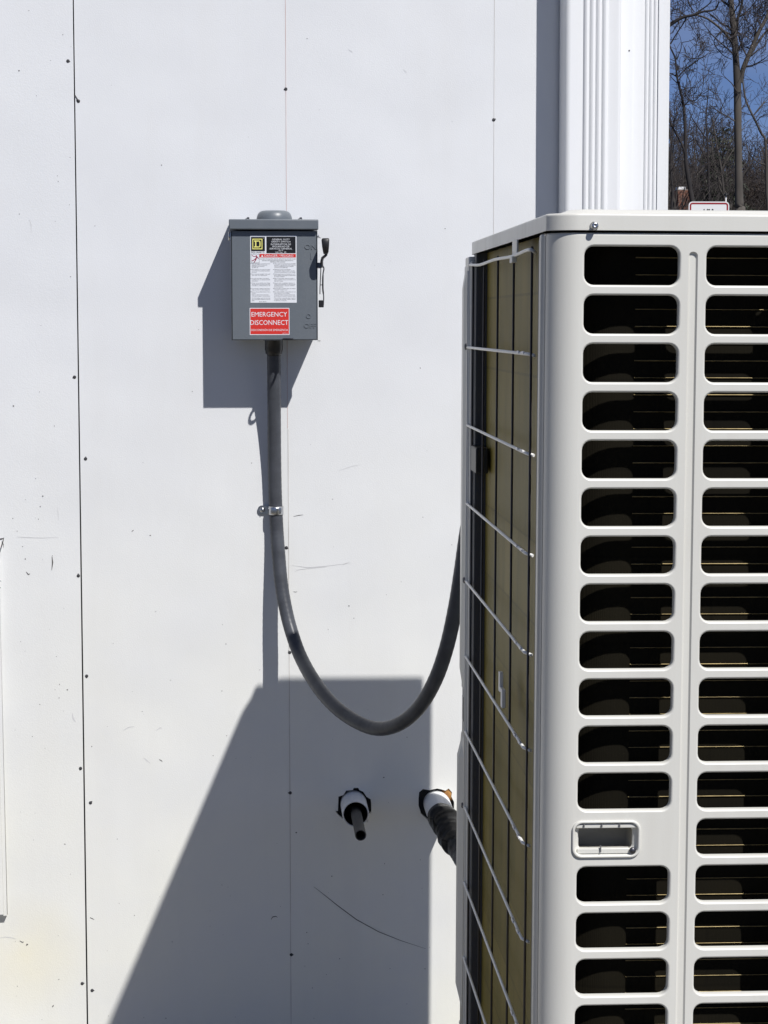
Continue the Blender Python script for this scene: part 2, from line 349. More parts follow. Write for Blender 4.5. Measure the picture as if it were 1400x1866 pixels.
hole2 = [wp(*q) for q in [(764,1444),(771,1438),(783,1440),(797,1437),(806,1439),(812,1441),(818,1437),(824,1444),(823,1452),(828,1462),(828,1480),(820,1494),(806,1502),(790,1501),(783,1497),(776,1491),(768,1484),(763,1468),(763,1455)]]
def rect(x0, x1, z0, z1): return [(x0,z0),(x1,z0),(x1,z1),(x0,z1)]
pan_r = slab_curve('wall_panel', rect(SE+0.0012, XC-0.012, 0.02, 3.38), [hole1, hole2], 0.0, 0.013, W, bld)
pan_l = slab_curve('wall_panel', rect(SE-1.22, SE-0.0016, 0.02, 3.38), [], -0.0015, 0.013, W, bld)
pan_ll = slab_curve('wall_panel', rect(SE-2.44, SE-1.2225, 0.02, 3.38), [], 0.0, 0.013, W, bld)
# nails along the studs
for px, py, pan in [(124,111,pan_l),(136,687,pan_l),(143,1049,pan_l),(147,1400,pan_l),(150,1792,pan_l)]+[(q[0],q[1],pan_r) for q in
        [(143,184),(156,836),(158,1232),(165,1463),(168,1805),(521,162),(900,218),(522,998),(528,1189),(529,1445),(531,1740)]]:
    c = P(px, py, 0.0); y0 = -0.0015 if pan is pan_l else 0.0
    b = MB(); b.lathe((c.x, y0+0.001, c.z), (0,-1,0), [(0, 0.0034), (0.0016, 0.0032), (0.0021, 0.0021), (0.0021, 0.0001)], 10)
    rnd = random.Random(px*py)
    a = rnd.uniform(0, 6.28); d = 0.0034
    b.lathe((c.x+d*math.cos(a), y0+0.0006, c.z+d*math.sin(a)), (0,-1,0), [(0, 0.0016), (0.0007, 0.0012), (0.0009, 0.0001)], 6)
    b.build('nail_head', M_['nail'], pan)
# splinter by the upper nail
b = MB(); a, c = P(137,173,-0.001), P(143,184,-0.001); b.tube([a, c], [0.0006, 0.0012], 5); b.build('splinter', M_['scuff'], pan_r)
# snapped chalk lines
def strip(name, m, parent, pts, w, y=-0.0004):
    b = MB()
    pts = [P(px, py, 0.0) for px, py in pts]
    for i in range(len(pts)-1):
        p, q = pts[i], pts[i+1]; d = unit(q-p); nrm = Vector((d.z, 0, -d.x))
        w0 = w*(0.25+0.75*math.sin(math.pi*min(1, (i+0.15)/(len(pts)-1)))); w1 = w*(0.25+0.75*math.sin(math.pi*min(1, (i+1)/(len(pts)-1))))
        b.add([Vector((v.x, y, v.z)) for v in (p+nrm*w0/2, p-nrm*w0/2, q-nrm*w1/2, q+nrm*w1/2)], [(0,1,2,3)], False)
    return b.build(name, m, parent)
part('chalk_line', M_['chalk'], pan_r, ((0.0632-0.0005, -0.0005, 1.30), (0.0632+0.0005, 0.0005, 3.3)))
part('pencil_line', M_['pencil'], pan_r, ((0.0640-0.0006, -0.0005, 0.05), (0.0640+0.0006, 0.0005, 1.298)))
part('pencil_line', M_['pencil'], pan_r, ((0.4597-0.0004, -0.0005, 0.05), (0.4597+0.0004, 0.0005, 3.3)))
# scuffs and scratches the photograph shows
scr = [([(572,1616),(590,1630),(615,1650),(650,1676),(690,1698),(730,1714),(776,1729)], 0.0016, 'scuff', pan_r),
       ([(535,941),(545,939),(553,938)], 0.0012, 'scuff', pan_r),
       ([(538,1041),(545,1038),(560,1036),(595,1033)], 0.0010, 'pale_scuff', pan_r),
       ([(532,1030),(560,1034),(590,1032),(640,1026)], 0.0008, 'pale_scuff', pan_r),
       ([(635,90),(640,93),(643,95)], 0.0012, 'pale_scuff', pan_r), ([(735,126),(739,130),(742,133)], 0.0010, 'pale_scuff', pan_r),
       ([(95,1014),(96,1025),(94.5,1039)], 0.0026, 'scuff', pan_l), ([(48,1042),(52,1047),(55,1045)], 0.0022, 'scuff', pan_l),
       ([(240,969),(242,967),(244,966)], 0.0014, 'scuff', pan_r), ([(54,400),(57,410),(57,425)], 0.0012, 'pale_scuff', pan_l),
       ([(494,1676),(497,1671),(503,1670),(506,1672)], 0.0018, 'scuff', pan_r), ([(164,1672),(168,1674),(172,1676)], 0.0016, 'scuff', pan_r),
       ([(262,1381),(268,1386),(274,1391)], 0.0012, 'pale_scuff', pan_r), ([(290,1384),(294,1386),(296,1388)], 0.0016, 'scuff', pan_r),
       ([(225,1331),(235,1325),(245,1324)], 0.0014, 'pale_scuff', pan_r), ([(285,1331),(292,1326),(296,1327)], 0.0014, 'pale_scuff', pan_r),
       ([(36,1714),(41,1717),(44,1716)], 0.0018, 'scuff', pan_l), ([(0,1709),(10,1707),(24,1709),(30,1711)], 0.0010, 'pale_scuff', pan_l),
       ([(48,1723),(50,1720),(51,1722)], 0.0028, 'scuff', pan_l), ([(95,1835),(97,1833),(98,1831)], 0.0022, 'scuff', pan_l),
       ([(30,978),(45,979),(75,980),(108,979)], 0.0008, 'pale_scuff', pan_l), ([(105,925),(106,935),(107,948)], 0.0010, 'pale_scuff', pan_l),
       ([(132,1300),(134,1310),(138,1315)], 0.0022, 'pale_scuff', pan_l), ([(579,621),(582,621),(585,621)], 0.0012, 'scuff', pan_r),
       ([(617,858),(640,850),(660,846)], 0.0006, 'pale_scuff', pan_r), ([(535,1078),(539,1079),(542,1078)], 0.0010, 'scuff', pan_r),
       ([(1145-520,1029),(630,1027),(637,1024)], 0.0012, 'pale_scuff', pan_r)]
for pts, w, mk, pan in scr: strip('scuff_mark', M_[mk], pan, pts, w, -0.0019 if pan is pan_l else -0.0004)
for pan, x0, x1, nn, y in ((pan_r, 165, 830, 95, -0.0004), (pan_l, 20, 130, 55, -0.0019)):
    b = MB(); rnd = random.Random(nn)
    for i in range(nn):
        px, py = rnd.uniform(x0, x1), 1866*rnd.random()**0.55; c = P(px, py, 0.0); r = rnd.choice((0.0005, 0.0006, 0.0008, 0.0012))
        n = 6; ph = rnd.random()*6; e = rnd.uniform(0.6, 1.4)
        b.add([(c.x+r*e*math.cos(ph+2*math.pi*k/n)*rnd.uniform(.7, 1.2), y, c.z+r*math.sin(ph+2*math.pi*k/n)*rnd.uniform(.7, 1.2)) for k in range(n)], [tuple(range(n))], False)
    tag(b.build('dirt_specks', M_['scuff'], pan), kind='stuff')
# orange foam left in the second hole
c = P(818, 1447, 0.004); b = MB(); b.lathe((c.x+0.001, 0.012, c.z), (0,-1,0.1), [(0, 0.016), (0.006, 0.013), (0.010, 0.008), (0.011, 0.0005)], 9)
b.build('foam_rim', M_['foam'], bld)
# corner post of white vinyl with flutes
def profile_column(name, m, parent, prof, z0, z1, smooth=False):
    b = MB(); n = len(prof)
    b.add([(x, y, z0) for x, y in prof]+[(x, y, z1) for x, y in prof], [(i, i+1, n+i+1, n+i) for i in range(n-1)], smooth)
    b.f.append(tuple(range(n))); b.s.append(False); b.f.append(tuple(range(2*n-1, n-1, -1))); b.s.append(False)
    return b.build(name, m, parent)
def px_x(px, Y): return P(px, 300, Y).x
def flutes(x0, x1, n, y, depth):
    out = []; w = (x1-x0)/n
    for i in range(n):
        a = x0+i*w
        for t in (0.0, 0.12, 0.26, 0.5, 0.74, 0.88): out.append((a+t*w, y - depth*math.sin(math.pi*t)**0.8 + (0.0008 if t == 0 else 0)))
    out.append((x1, y)); return out
yc = -0.020
post = [(0.66, 0.0), (0.66, yc), (px_x(1152, yc), yc), (px_x(1152.8, yc), yc+0.005), (px_x(1174, yc), yc+0.005)]
post += flutes(px_x(1174, yc), px_x(1198, yc), 3, yc+0.005, 0.0035)
post += [(px_x(1198.6, yc), yc), (XC-0.003, yc), (XC, yc+0.003), (XC, 0.20), (XC-0.006, 0.20), (XC-0.006, 0.0)]
profile_column('corner_post', M_['vinyl'], bld, post, 0.02, 3.4)
c = P(1147, 92, yc); b = MB(); b.lathe((c.x, yc, c.z), (0,-1,0), [(0,.0016),(.0008,.0012),(.001,.0001)], 8); b.build('nail_head', M_['nail'], bld)
# eave, gutter and roof above the picture
part('soffit', M_['vinyl'], bld, ((-4.5, -0.30, 3.40), (XC+0.3, 9.0, 3.43)))
part('gutter', M_['vinyl'], bld, ((-4.5, -0.42, 3.43), (XC+0.32, -0.302, 3.55)), bev=0.01)
b = MB(); b.add([(-4.5,-0.30,3.432),(XC+.3,-0.30,3.432),(XC+.3,4.4,5.4),(-4.5,4.4,5.4),(-4.5,9,3.432),(XC+.3,9,3.432)], [(0,1,2,3),(3,2,5,4),(0,3,4),(1,5,2)], False); b.build('roof', M_['roof'], bld)

# ------------------------------------------------------------------ downspout
ds = thing('downspout', 'white fluted rectangular metal downspout beside the corner of the wall', 'downspout', (0.638, -0.04, 0.1))
yd = -0.080; xl, xr = px_x(1029, yd), px_x(1131, yd)
prof = [(xl, -0.006)]
for i in range(8): a = math.radians(90*i/7); prof.append((xl+0.010-0.010*math.cos(a), yd+0.010-0.010*math.sin(a)))
prof += flutes(px_x(1062, yd), px_x(1107, yd), 4, yd+0.001, 0.0045)
for i in range(6): a = math.radians(90*i/5); prof.append((xr-0.006+0.006*math.sin(a), yd+0.006-0.006*math.cos(a)))
prof += [(xr, -0.006)]
profile_column('pipe', M_['vinyl'], ds, prof, 0.12, 3.42)
part('strap', M_['vinyl'], ds, ((xl-0.003, -0.006, 2.6), (xl-0.0005, yd-0.002, 2.63)), ((xr+0.0005, -0.006, 2.6), (xr+0.003, yd-0.002, 2.63)), ((xl-0.003, yd-0.0065, 2.6), (xr+0.003, yd-0.0045, 2.63)))

# ------------------------------------------------------------------ cover at the left edge
e = P(13, 1660, -0.010); zt, zb = P(6, 982, -0.01).z, P(6, 1668, -0.01).z
cv = thing('wall_cover', 'white flat cover with worn upper corner fixed to the wall at the far left', 'cover', (e.x-0.15, 0, zb))
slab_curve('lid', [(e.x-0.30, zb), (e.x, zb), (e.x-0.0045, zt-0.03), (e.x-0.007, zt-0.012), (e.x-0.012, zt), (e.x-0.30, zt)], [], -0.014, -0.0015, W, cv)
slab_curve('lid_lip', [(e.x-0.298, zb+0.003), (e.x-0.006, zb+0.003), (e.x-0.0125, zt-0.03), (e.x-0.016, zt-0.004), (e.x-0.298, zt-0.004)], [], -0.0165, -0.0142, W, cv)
for pts, w in (([(0,981),(4,981),(9,979)], 0.004), ([(9,978),(7,986),(4,996),(1,1008)], 0.0024), ([(5,985),(8,990),(8,997)], 0.0016), ([(0,1004),(3,1002)], 0.004), ([(1,1068),(3,1070)], .003), ([(3,1056),(3.5,1059)], .002)):
    strip('torn_edge', M_['scuff'], cv, pts, w, -0.0168)

# ------------------------------------------------------------------ disconnect switch
bx = thing('disconnect_switch', 'grey metal outdoor safety switch box with red emergency label mounted on the white wall', 'electrical box', (0.038, 0, 1.469))
Yd = -0.094
dx0, dz0 = wp(422, 620, Yd); dx1, _ = wp(579.5, 620, Yd); _, dz1 = wp(422, 420, Yd)
E_ = M_['enamel']
part('enclosure', E_, bx, ((dx0+0.004, -0.002, dz0+0.004), (dx1-0.004, -0.088, dz1-0.001)), bev=0.002)
hx0, hz1 = wp(417, 399, -0.104); hx1, _ = wp(580.5, 399, -0.104); _, hz0 = wp(417, 418, -0.104)
part('rain_hood', E_, bx, ((hx0, -0.003, hz0), (hx1, -0.104, hz1)), bev=0.0022)
door = part('door', E_, bx, ((dx0, -0.070, dz0), (dx0+0.003, Yd, hz0-0.0022)), ((dx0, Yd+0.0015, dz0), (dx1, Yd, hz0-0.0022)), ((dx1-0.003, -0.078, dz0), (dx1, Yd, hz0-0.0022)), ((dx0, -0.078, dz0), (dx1, Yd, dz0+0.0025)), bev=0.0008)
b = MB(); hc = P(500, 396, -0.05)
prof = [(0, 0.0345), (0.004, 0.0345), (0.004, 0.032), (0.010, 0.0305), (0.0145, 0.027), (0.0165, 0.021), (0.0165, 0.0001)]
b.lathe((hc.x, -0.05, hz1-0.0005), (0,0,1), [(0,0.0335),(0.005,0.0333),(0.009,0.0322),(0.013,0.0305),(0.0165,0.0275),(0.0185,0.023),(0.0188,0.0001)], 36); b.build('hub_cover', E_, bx)
for px in (451, 547):
    c = P(px, 396, -0.06); b = MB(); b.lathe((c.x, -0.06, hz1-0.0005), (0,0,1), [(0,0.0052),(0.0025,0.005),(0.004,0.003),(0.0043,0.0001)], 10)
    b.box((c.x-0.001,-0.064,hz1+0.003),(c.x+0.0035,-0.062,hz1+0.0055)); b.build('screw', M_['steel'], bx)
# hinge on the left, pin and knuckles
c = P(412.5, 428, -0.085); b = MB(); b.tube([(dx0-0.0025,-0.080,c.z-0.010),(dx0-0.0025,-0.080,c.z+0.006)], 0.0022, 8); b.box((dx0-0.001,-0.084,c.z-0.009),(dx0+0.002,-0.072,c.z+0.005))
b.build('hinge', M_['zinc'], bx)
# stickers
def L(px, py, Y): p = P(px, py, Y); return p.x, p.z
def flat(name, m, parent, x0, y0, x1, y1, Y, bev=False):
    ax, az = L(x0, y0, Y); cx, cz = L(x1, y1, Y)
    b = MB(); b.prism(rrect(ax, cx, cz, az, 0.0006, 3), Y, Y+0.00012); return b.build(name, m, parent)
S = 1/ (FPX/(4.018+Yd))     # metres per pixel on the door
Y1 = Yd-0.0003
wlab = flat('warning_label', M_['sticker'], bx, 456, 429, 541, 551.5, Y1)
Y2 = Y1-0.00015
flat('logo_field', M_['ink'], wlab, 457.5, 431.5, 483, 457.5, Y2)
flat('title_field', M_['ink'], wlab, 485.5, 431, 539, 461.3, Y2)
flat('danger_band', M_['red'], wlab, 473, 462.5, 539.3, 469, Y2)
Y3 = Y2-0.00015
b = MB()
def quad(b, x0, y0, x1, y1, Y):
    a = P(x0, y0, Y); c = P(x1, y1, Y); b.add([(a.x,Y,a.z),(a.x,Y,c.z),(c.x,Y,c.z),(c.x,Y,a.z)], [(0,1,2,3)], False)
def seg(b, x0, y0, x1, y1, w, Y):
    p, q = P(x0, y0, Y), P(x1, y1, Y); d = unit(q-p); nn = Vector((d.z, 0, -d.x))*w*S/2
    b.add([p+nn, p-nn, q-nn, q+nn], [(0,1,2,3)], False)
for q in ((460,434.8,478.4,436.4),(460,452.5,478.4,454.1),(460,436.4,461.6,452.5),(476.8,436.4,478.4,452.5)): quad(b, *q, Y3)   # square ring
for q in ((463,438,472.5,440),(463,448.8,472.5,450.8),(465,440,467.3,448.8)): quad(b, *q, Y3)
ring = []
for i in range(7):
    a = math.radians(90-180*i/6); ring.append((471.8+3.2*math.copysign(abs(math.cos(a))**0.6, math.cos(a)), 444.4-6.4*math.copysign(abs(math.sin(a))**0.6, math.sin(a)), 471.6+1.4*max(0,math.cos(a))**0.6, 444.4-4.4*math.copysign(abs(math.sin(a))**0.6, math.sin(a))))
for r0, r1 in zip(ring, ring[1:]):
    b.add([P(r0[0],r0[1],Y3),P(r0[2],r0[3],Y3),P(r1[2],r1[3],Y3),P(r1[0],r1[1],Y3)], [(0,1,2,3)], False)
b.build('logo', M_['yellow'], wlab)
def line(b, s, cx, base, capx, fit=None, align='CENTER', Y=Y3):
    x, z = L(cx, base, Y); text_polys(b, s, x, z, capx*S, Y, fit*S if fit else None, align)
b = MB()
for s, base, fit in (('GENERAL DUTY',437.6,32),('SAFETY SWITCH',441.7,34),('INTERRUPTOR DE',446.4,36),('SEGURIDAD DE',450.4,31),('SERVICIO GENERAL',454.4,41),('60 A',457.2,8),('240 Vac  3R',460.4,20)):
    line(b, s, 512, base, 2.9 if fit > 21 else 2.1, fit)
line(b, 'DANGER / PELIGRO', 508.5, 467.9, 4.2, 52)
p0 = P(475.5,468,Y3); b.add([P(475.8,468,Y3),P(480.2,468,Y3),P(478,464,Y3)], [(0,1,2)], False)
line(b, '®', 480.4, 434.6, 1.3, 1.4)
b.build('white_lettering', M_['sticker'], wlab)
b = MB(); line(b, 'SQUARE D', 470, 460.8, 2.6, 24)
for s, base, fit in (('HAZARD OF ELECTRIC SHOCK, EXPLOSION, OR ARC FLASH',472.4,65),('PELIGRO DE DESCARGA ELÉCTRICA, EXPLOSIÓN O',475.4,56),('DESTELLO POR ARQUEO',477.9,27)): line(b, s, 506.5, base, 1.5, fit)
b.build('black_lettering', M_['ink'], wlab)
b = MB()
lft = [(481.0,['Apply appropriate personal protective','equipment (PPE) and follow safe','electrical work practices.','See NFPA 70E.']),(491.6,['This equipment must only be installed','and serviced by qualified electrical','personnel.']),
 (499.8,['Never operate energized switch with','door open. Turn off all power.']),(507.8,['Turn off switch before removing or','installing fuses or making load side','connections.']),(516.2,['Always use a properly rated voltage','sensing device at all line and load','fuse clips to confirm power is off.']),
 (526.3,['Turn off power supplying switch before','doing any work on or inside equipment.']),(532.3,['Do not use renewable link fuses in fused','switches.']),(537.6,['Failure to follow these instructions','will result in death or serious injury.']),(543.5,['To verify position, open the door and','look at the blades. Replace cover and','doors.'])]
rgt = [(481.0,['Utilice equipo de protección personal (EPP)','apropiado y siga las prácticas de seguridad','eléctrica establecidas por su Compañía,','consulte la norma NFPA 70E.']),(491.6,['Solamente el personal eléctrico','especializado deberá instalar y prestar','servicio de mantenimiento a este equipo.']),
 (499.8,['Nunca haga funcionar el interruptor con la','puerta abierta. Desenergice el equipo antes','de realizar trabajos.']),(507.8,['Abra el interruptor antes de instalar o','retirar fusibles o hacer conexiones en el','lado de la carga.']),(516.2,['Siempre utilice un dispositivo detector de','tensión nominal adecuado en todas las grapas','de fusible de línea y carga para confirmar','la desenergización.']),
 (526.3,['Desenergice el equipo antes de realizar','cualquier trabajo en él.']),(532.3,['No utilice fusibles renovables en los','interruptores con fusibles.']),(537.6,['El incumplimiento de estas instrucciones','podrá causar la muerte o lesiones serias.']),(543.5,['Para verificar la posición abra la puerta','y observe las cuchillas. Vuelva a colocar','la cubierta y la puerta.'])]
for x, blk, mw in ((459, lft, 33.5), (500, rgt, 39)):
    for k, (base, ls) in enumerate(blk):
        mxl = max(len(s) for s in ls)
        for i, s in enumerate(ls): line(b, s, x, base+i*2.35, 1.45, mw*len(s)/mxl*0.99, 'LEFT')
        if k < 7: quad(b, x-2.0, base-1.3, x-0.9, base-0.3, Y3)
line(b, '80243-086-01', 479, 550.2, 1.2, 13)
b.build('small_print', M_['inksoft'], wlab)
b = MB()
for q in ((457.6,462.8,458.0,478.8),(472.4,462.8,472.8,478.8),(457.6,478.5,472.8,478.9),(457.6,462.6,472.8,463.0)): quad(b, *q, Y3)
b.build('pictogram_border', M_['inksoft'], wlab)
b = MB()
for q in ((467,465,468,469.5,2.0),(468,469,464,473,1.5),(464,473,459,475.5,1.3),(467.5,470,466,474,1.6),(466,474,463,478,1.3),(467.5,466.5,471.5,471,1.3),(459,464.5,462,466.8,.8),(462,466.8,466,467,.9)): seg(b, *q, Y3)
b.build('pictogram', M_['magenta'], wlab)
elab = flat('emergency_label', M_['sticker'], bx, 455, 561, 527.8, 610.2, Y1)
flat('red_field', M_['red'], elab, 456.2, 562.2, 526.7, 608.8, Y2)
b = MB(); line(b, 'EMERGENCY', 491, 576.7, 8.3, 64.5); line(b, 'DISCONNECT', 491, 591.8, 8.6, 68.5); line(b, 'DESCONEXIÓN DE EMERGENCIA', 491.3, 603, 3.6, 67)
line(b, '80299-640-01', 520, 607.6, 1.2, 10); b.build('white_lettering', M_['sticker'], elab)
# embossed lettering on the door
def embossed(s, px, py, cap, fit):
    cu = bpy.data.curves.new('t', 'FONT'); cu.body = s; cu.align_x = 'CENTER'; cu.resolution_u = 3; cu.extrude = 0.05; cu.bevel_depth = 0.012
    o = bpy.data.objects.new('t', cu); col.objects.link(o); me = bpy.data.meshes.new_from_object(o.evaluated_get(bpy.context.evaluated_depsgraph_get())); bpy.data.objects.remove(o)
    x, z = L(px, py, Yd); sz = cap*S/0.70; xs = [v.co.x for v in me.vertices]; sx = fit*S/(max(xs)-min(xs))
    for v in me.vertices: a, b_, d = v.co; v.co = (x+a*sx, Yd-0.0002-d*0.0006/0.05, z+b_*sz)
    me.materials.clear(); me.materials.append(E_); link('embossed_lettering', me, door)
embossed('ON', 566, 454, 9, 21); embossed('I', 567, 472, 11, 1.6); embossed('O', 562.5, 580, 8.5, 9); embossed('OFF', 565, 597.5, 8.5, 22)
# hasp ring under the door
hs = P(525, 617, Yd); b = MB(); n = 20; vs = []
for i in range(n):
    a = 2*math.pi*i/n
    for r in (0.0058, 0.0098): vs += [(hs.x+r*math.cos(a), Yd-0.006+r*math.sin(a)*1.35-0.006, hs.z+0.0010), (hs.x+r*math.cos(a), Yd-0.006+r*math.sin(a)*1.35-0.006, hs.z-0.0010)]
fs = []
for i in range(n):
    o, q = i*4, ((i+1) % n)*4
    fs += [(o, q, q+2, o+2), (o+1, o+3, q+3, q+1), (o, o+1, q+1, q), (o+2, q+2, q+3, o+3)]
b.add(vs, fs, False); b.box((hs.x-0.0095, Yd+0.001, hs.z-0.001), (hs.x+0.0095, Yd-0.004, hs.z+0.001)); b.build('hasp', M_['steel'], bx)
# operating handle on the right side
hd = part('handle_bracket', M_['steel'], bx, ((dx1-0.001, -0.060, P(585,483,-.07).z-0.006), (dx1+0.0075, -0.095, P(585,483,-.07).z+0.004)), bev=0.001)
zk0, zk1 = P(594,463,-.12).z, P(594,434,-.12).z; b = MB()
x0 = P(586.5,450,-.12).x; x1 = P(600,450,-.12).x
n = 7; rings = []
for z, a0, a1, yy0, yy1 in ((zk0, 0.25, 0.80, -0.118, -0.128), (zk0+0.004, 0.18, 0.90, -0.112, -0.131), (zk0+0.013, 0.08, 0.96, -0.106, -0.134), (zk1-0.004, 0.0, 1.0, -0.102, -0.134), (zk1-0.001, 0.04, 0.97, -0.103, -0.132), (zk1, 0.12, 0.9, -0.106, -0.128)):
    w = x1-x0; rr = rrect(x0+a0*w, x0+a1*w, yy1, yy0, 0.0022, 3); rings.append([(p[0], p[1], z) for p in rr])
k = len(rings[0]); vs = [v for r in rings for v in r]
b.add(vs, [(i*k+j, i*k+(j+1)%k, (i+1)*k+(j+1)%k, (i+1)*k+j) for i in range(len(rings)-1) for j in range(k)]+[tuple(range(k)), tuple(range(len(vs)-k, len(vs)))], True)
b.build('handle_grip', M_['black'], hd)
b = MB(); b.tube([P(595,464,-.120), P(588,470,-.108), P(586.5,476,-.098), P(586.5,486,-.088)], [0.0024,0.0028,0.003,0.003], 8); b.build('handle_arm', M_['steel'], hd)
b = MB(); b.tube(spline([P(585,484,-.078), P(584.5,500,-.07), P(583.5,520,-.066), P(583.2,536,-.066)],4), 0.0009, 6)
b.tube(spline([P(588.5,484,-.08), P(590.5,490,-.078), P(588.8,500,-.076), P(588.5,525,-.074), P(590,540,-.072), P(589.5,556,-.07)],4), [0.0012]*9+[0.0016]*6+[0.0011]*6, 6)
b.tube([P(584.2,519,-.068), P(588.5,519,-.075)], 0.0008, 6); b.build('pull_rod', M_['steel'], bx)
part('lower_bracket', M_['black'], bx, ((P(581,550,-.07).x, -0.060, P(585,560,-.07).z), (P(590,550,-.07).x, -0.078, P(585,547,-.07).z)), bev=0.0008)
b = MB(); c = P(583.5,430,-.07); b.lathe((dx1-0.002,-0.07,c.z), (1,0,0), [(0,.004),(.003,.004),(.005,.0025),(.0052,.0001)], 8); b.tube([(dx1,-.072,c.z),(dx1+.006,-.082,c.z-.004)], .001, 5); b.build('screw', M_['zinc'], bx)
b = MB(); c = P(514.5,619.5,-.05)
b.build('spare', M_['steel'], bx) if False else None

# ------------------------------------------------------------------ flexible conduit
pth = [(499,640,-.047),(499.5,700,-.036),(500,760,-.026),(500.5,830,-.0175),(501.5,890,-.0145),(503,930,-.0140),(505,970,-.016),(508,1010,-.023),(512.5,1060,-.034),(520,1106,-.048),(531,1150,-.066),(548,1197,-.10),(575,1245,-.18),(608,1285,-.25),(648,1314,-.31),(688,1328,-.36),(728,1319,-.41),(764,1289,-.45),(793,1240,-.485),(814,1180,-.505),(830,1108,-.52),(841,1040,-.53),(851,970,-.535),(862,915,-.54),(876,880,-.555),(892,868,-.59)]
cd = thing('conduit', 'dark grey flexible conduit looping from the switch box down and up behind the machine', 'conduit', P(690,1341,-.36))
cl = spline([P(*q) for q in pth], 14); RC = 0.0128
rad = [RC*(1+0.011*math.sin(i*2.1)) for i in range(len(cl))]
b = MB(); b.tube(cl, rad, 24); body = b.build('conduit_hose', M_['conduit'], cd)
b = MB(); c = P(499,622,-.049)
b.lathe((c.x,-0.049,dz0+0.003), (0,0,-1), [(0,.0185),(.003,.0185),(.004,.0170),(.021,.0170),(.024,.0160),(.0285,.0155),(.030,.0130),(.033,.0128)], 8); b.build('conduit_connector', M_['black'], cd)
# printing along the hose
b = MB()
def on_hose(i, a, lift=0.00025):
    t = unit(cl[min(i+1,len(cl)-1)]-cl[i-1]); side = unit(t.cross(Vector((0,-1,0)))); out = unit(side.cross(t));
    if out.y > 0: out = -out
    return cl[i]+(out*math.cos(a)+Vector((1,0,0))*math.sin(a))*(rad[i]+lift)
rnd = random.Random(3)
for i in list(range(22, 66))+list(range(76, 128)):
    if rnd.random() < 0.40: continue
    a0 = 0.10+rnd.uniform(-.05, .05) - (0.35 if i > 76 else 0); w = rnd.uniform(.03, .12)
    t0 = rnd.uniform(0, .4); t1 = t0+rnd.uniform(.15, .5)
    p = [on_hose(i, a0-w).lerp(on_hose(i+1, a0-w), t0), on_hose(i, a0+w).lerp(on_hose(i+1, a0+w), t0), on_hose(i, a0+w).lerp(on_hose(i+1, a0+w), t1), on_hose(i, a0-w).lerp(on_hose(i+1, a0-w), t1)]
    b.add(p, [(0,1,2,3)], False)
tag(b.build('printed_marks', M_['inksoft'], body), kind='stuff')
b = MB(); ic = min(range(len(cl)), key=lambda i: abs(cl[i].z-P(500,872,-.015).z))
for k in (0, 1):
    for j in range(8):
        q = []
        for jj, rr in ((j, .0050), (j+1, .0050), (j+1, .0038), (j, .0038)):
            a = math.radians(200+140*jj/8); q.append(cl[ic]+Vector((0.001+rr*math.cos(a), -(rad[ic]+0.0002), 0.004*(1-k)-0.002+rr*0.7*math.sin(a)+0.004)))
        b.add(q, [(0,1,2,3)], False)
b.build('printed_symbol', M_['ink'], body)
# strap clamp
cp = thing('pipe_strap', 'shiny one hole metal strap clamping the conduit to the wall', 'pipe strap', P(490,929,0))
ic = min(range(len(cl)), key=lambda i: abs(cl[i].z-P(500,929,-.015).z)); cc = cl[ic]
b = MB(); vs = []; n = 22; hh = 0.0080
for i in range(n+1):
    a = math.radians(-10+200*i/n)
    for r in (RC+0.0004, RC+0.0018):
        bulge = 0.0008 if 0.25 < i/n < 0.75 else 0
        for z in (-hh, -hh*.55, hh*.55, hh): vs.append((cc.x+(r)*math.cos(a), cc.y-(r+(bulge if abs(z) < hh*.8 and r > RC+.001 else 0))*math.sin(a), cc.z+z))
fs = []
for i in range(n):
    o, q = i*8, (i+1)*8
    fs += [(o+4+j, o+5+j, q+5+j, q+4+j) for j in range(3)]+[(o+j, q+j, q+j+1, o+j+1) for j in range(3)]+[(o, o+4, q+4, q), (o+3, q+3, q+7, o+7)]
b.add(vs, fs, True); b.build('strap_band', M_['zinc'], cp)
ex = P(478,929,0).x
ear = slab_curve('strap_ear', rrect(ex-0.0085, cc.x-RC-0.0002, cc.z-0.0085, cc.z+0.0085, 0.0075, 7), [], -0.0032, -0.0008, M_['zinc'], cp)
b = MB(); b.lathe((ex, -0.0031, cc.z), (0,-1,0), [(0,.0052),(.0022,.0050),(.0038,.0030),(.0042,.0001)], 12); b.box((ex-.004,-.0078,cc.z-.0005),(ex+.004,-.0066,cc.z+.0005)); b.box((ex-.0005,-.0078,cc.z-.004),(ex+.0005,-.0066,cc.z+.004)); b.build('strap_screw', M_['zinc'], cp)

# ------------------------------------------------------------------ pipes through the wall
def sleeve(name, label, px, py, ln, r, th):
    c = P(px, py, 0.0); t = thing(name, label, 'pipe', (c.x, 0, c.z))
    b = MB(); b.lathe((c.x, 0.10, c.z), (0,-1,0), [(0, r), (0.10+ln-.001, r), (0.10+ln, r-.001), (0.10+ln, r-th+.0008), (0.10+ln-.001, r-th), (0, r-th)], 40); b.build('sleeve', M_['pvc'], t)
    b = MB(); b.lathe((c.x, 0.02, c.z), (0,-1,0), [(0, r-th-.0005), (0.0, 0.0001)], 24); b.build('sleeve_bottom', M_['inside'], t)
    b = MB(); b.lathe((c.x, 0.02, c.z), (0,-1,0), [(0, r-th-.0002), (0.02+ln-.0035, r-th-.0002)], 36); b.build('sleeve_inner_shade', M_['inside'], t); return t, c  # dark tube added: shade inside the sleeve is put into its colour
s1, c1 = sleeve('wall_sleeve', 'white plastic pipe sleeve in the ragged left hole with a thin dark pipe inside', 645, 1467, 0.078, 0.0258, 0.0028)
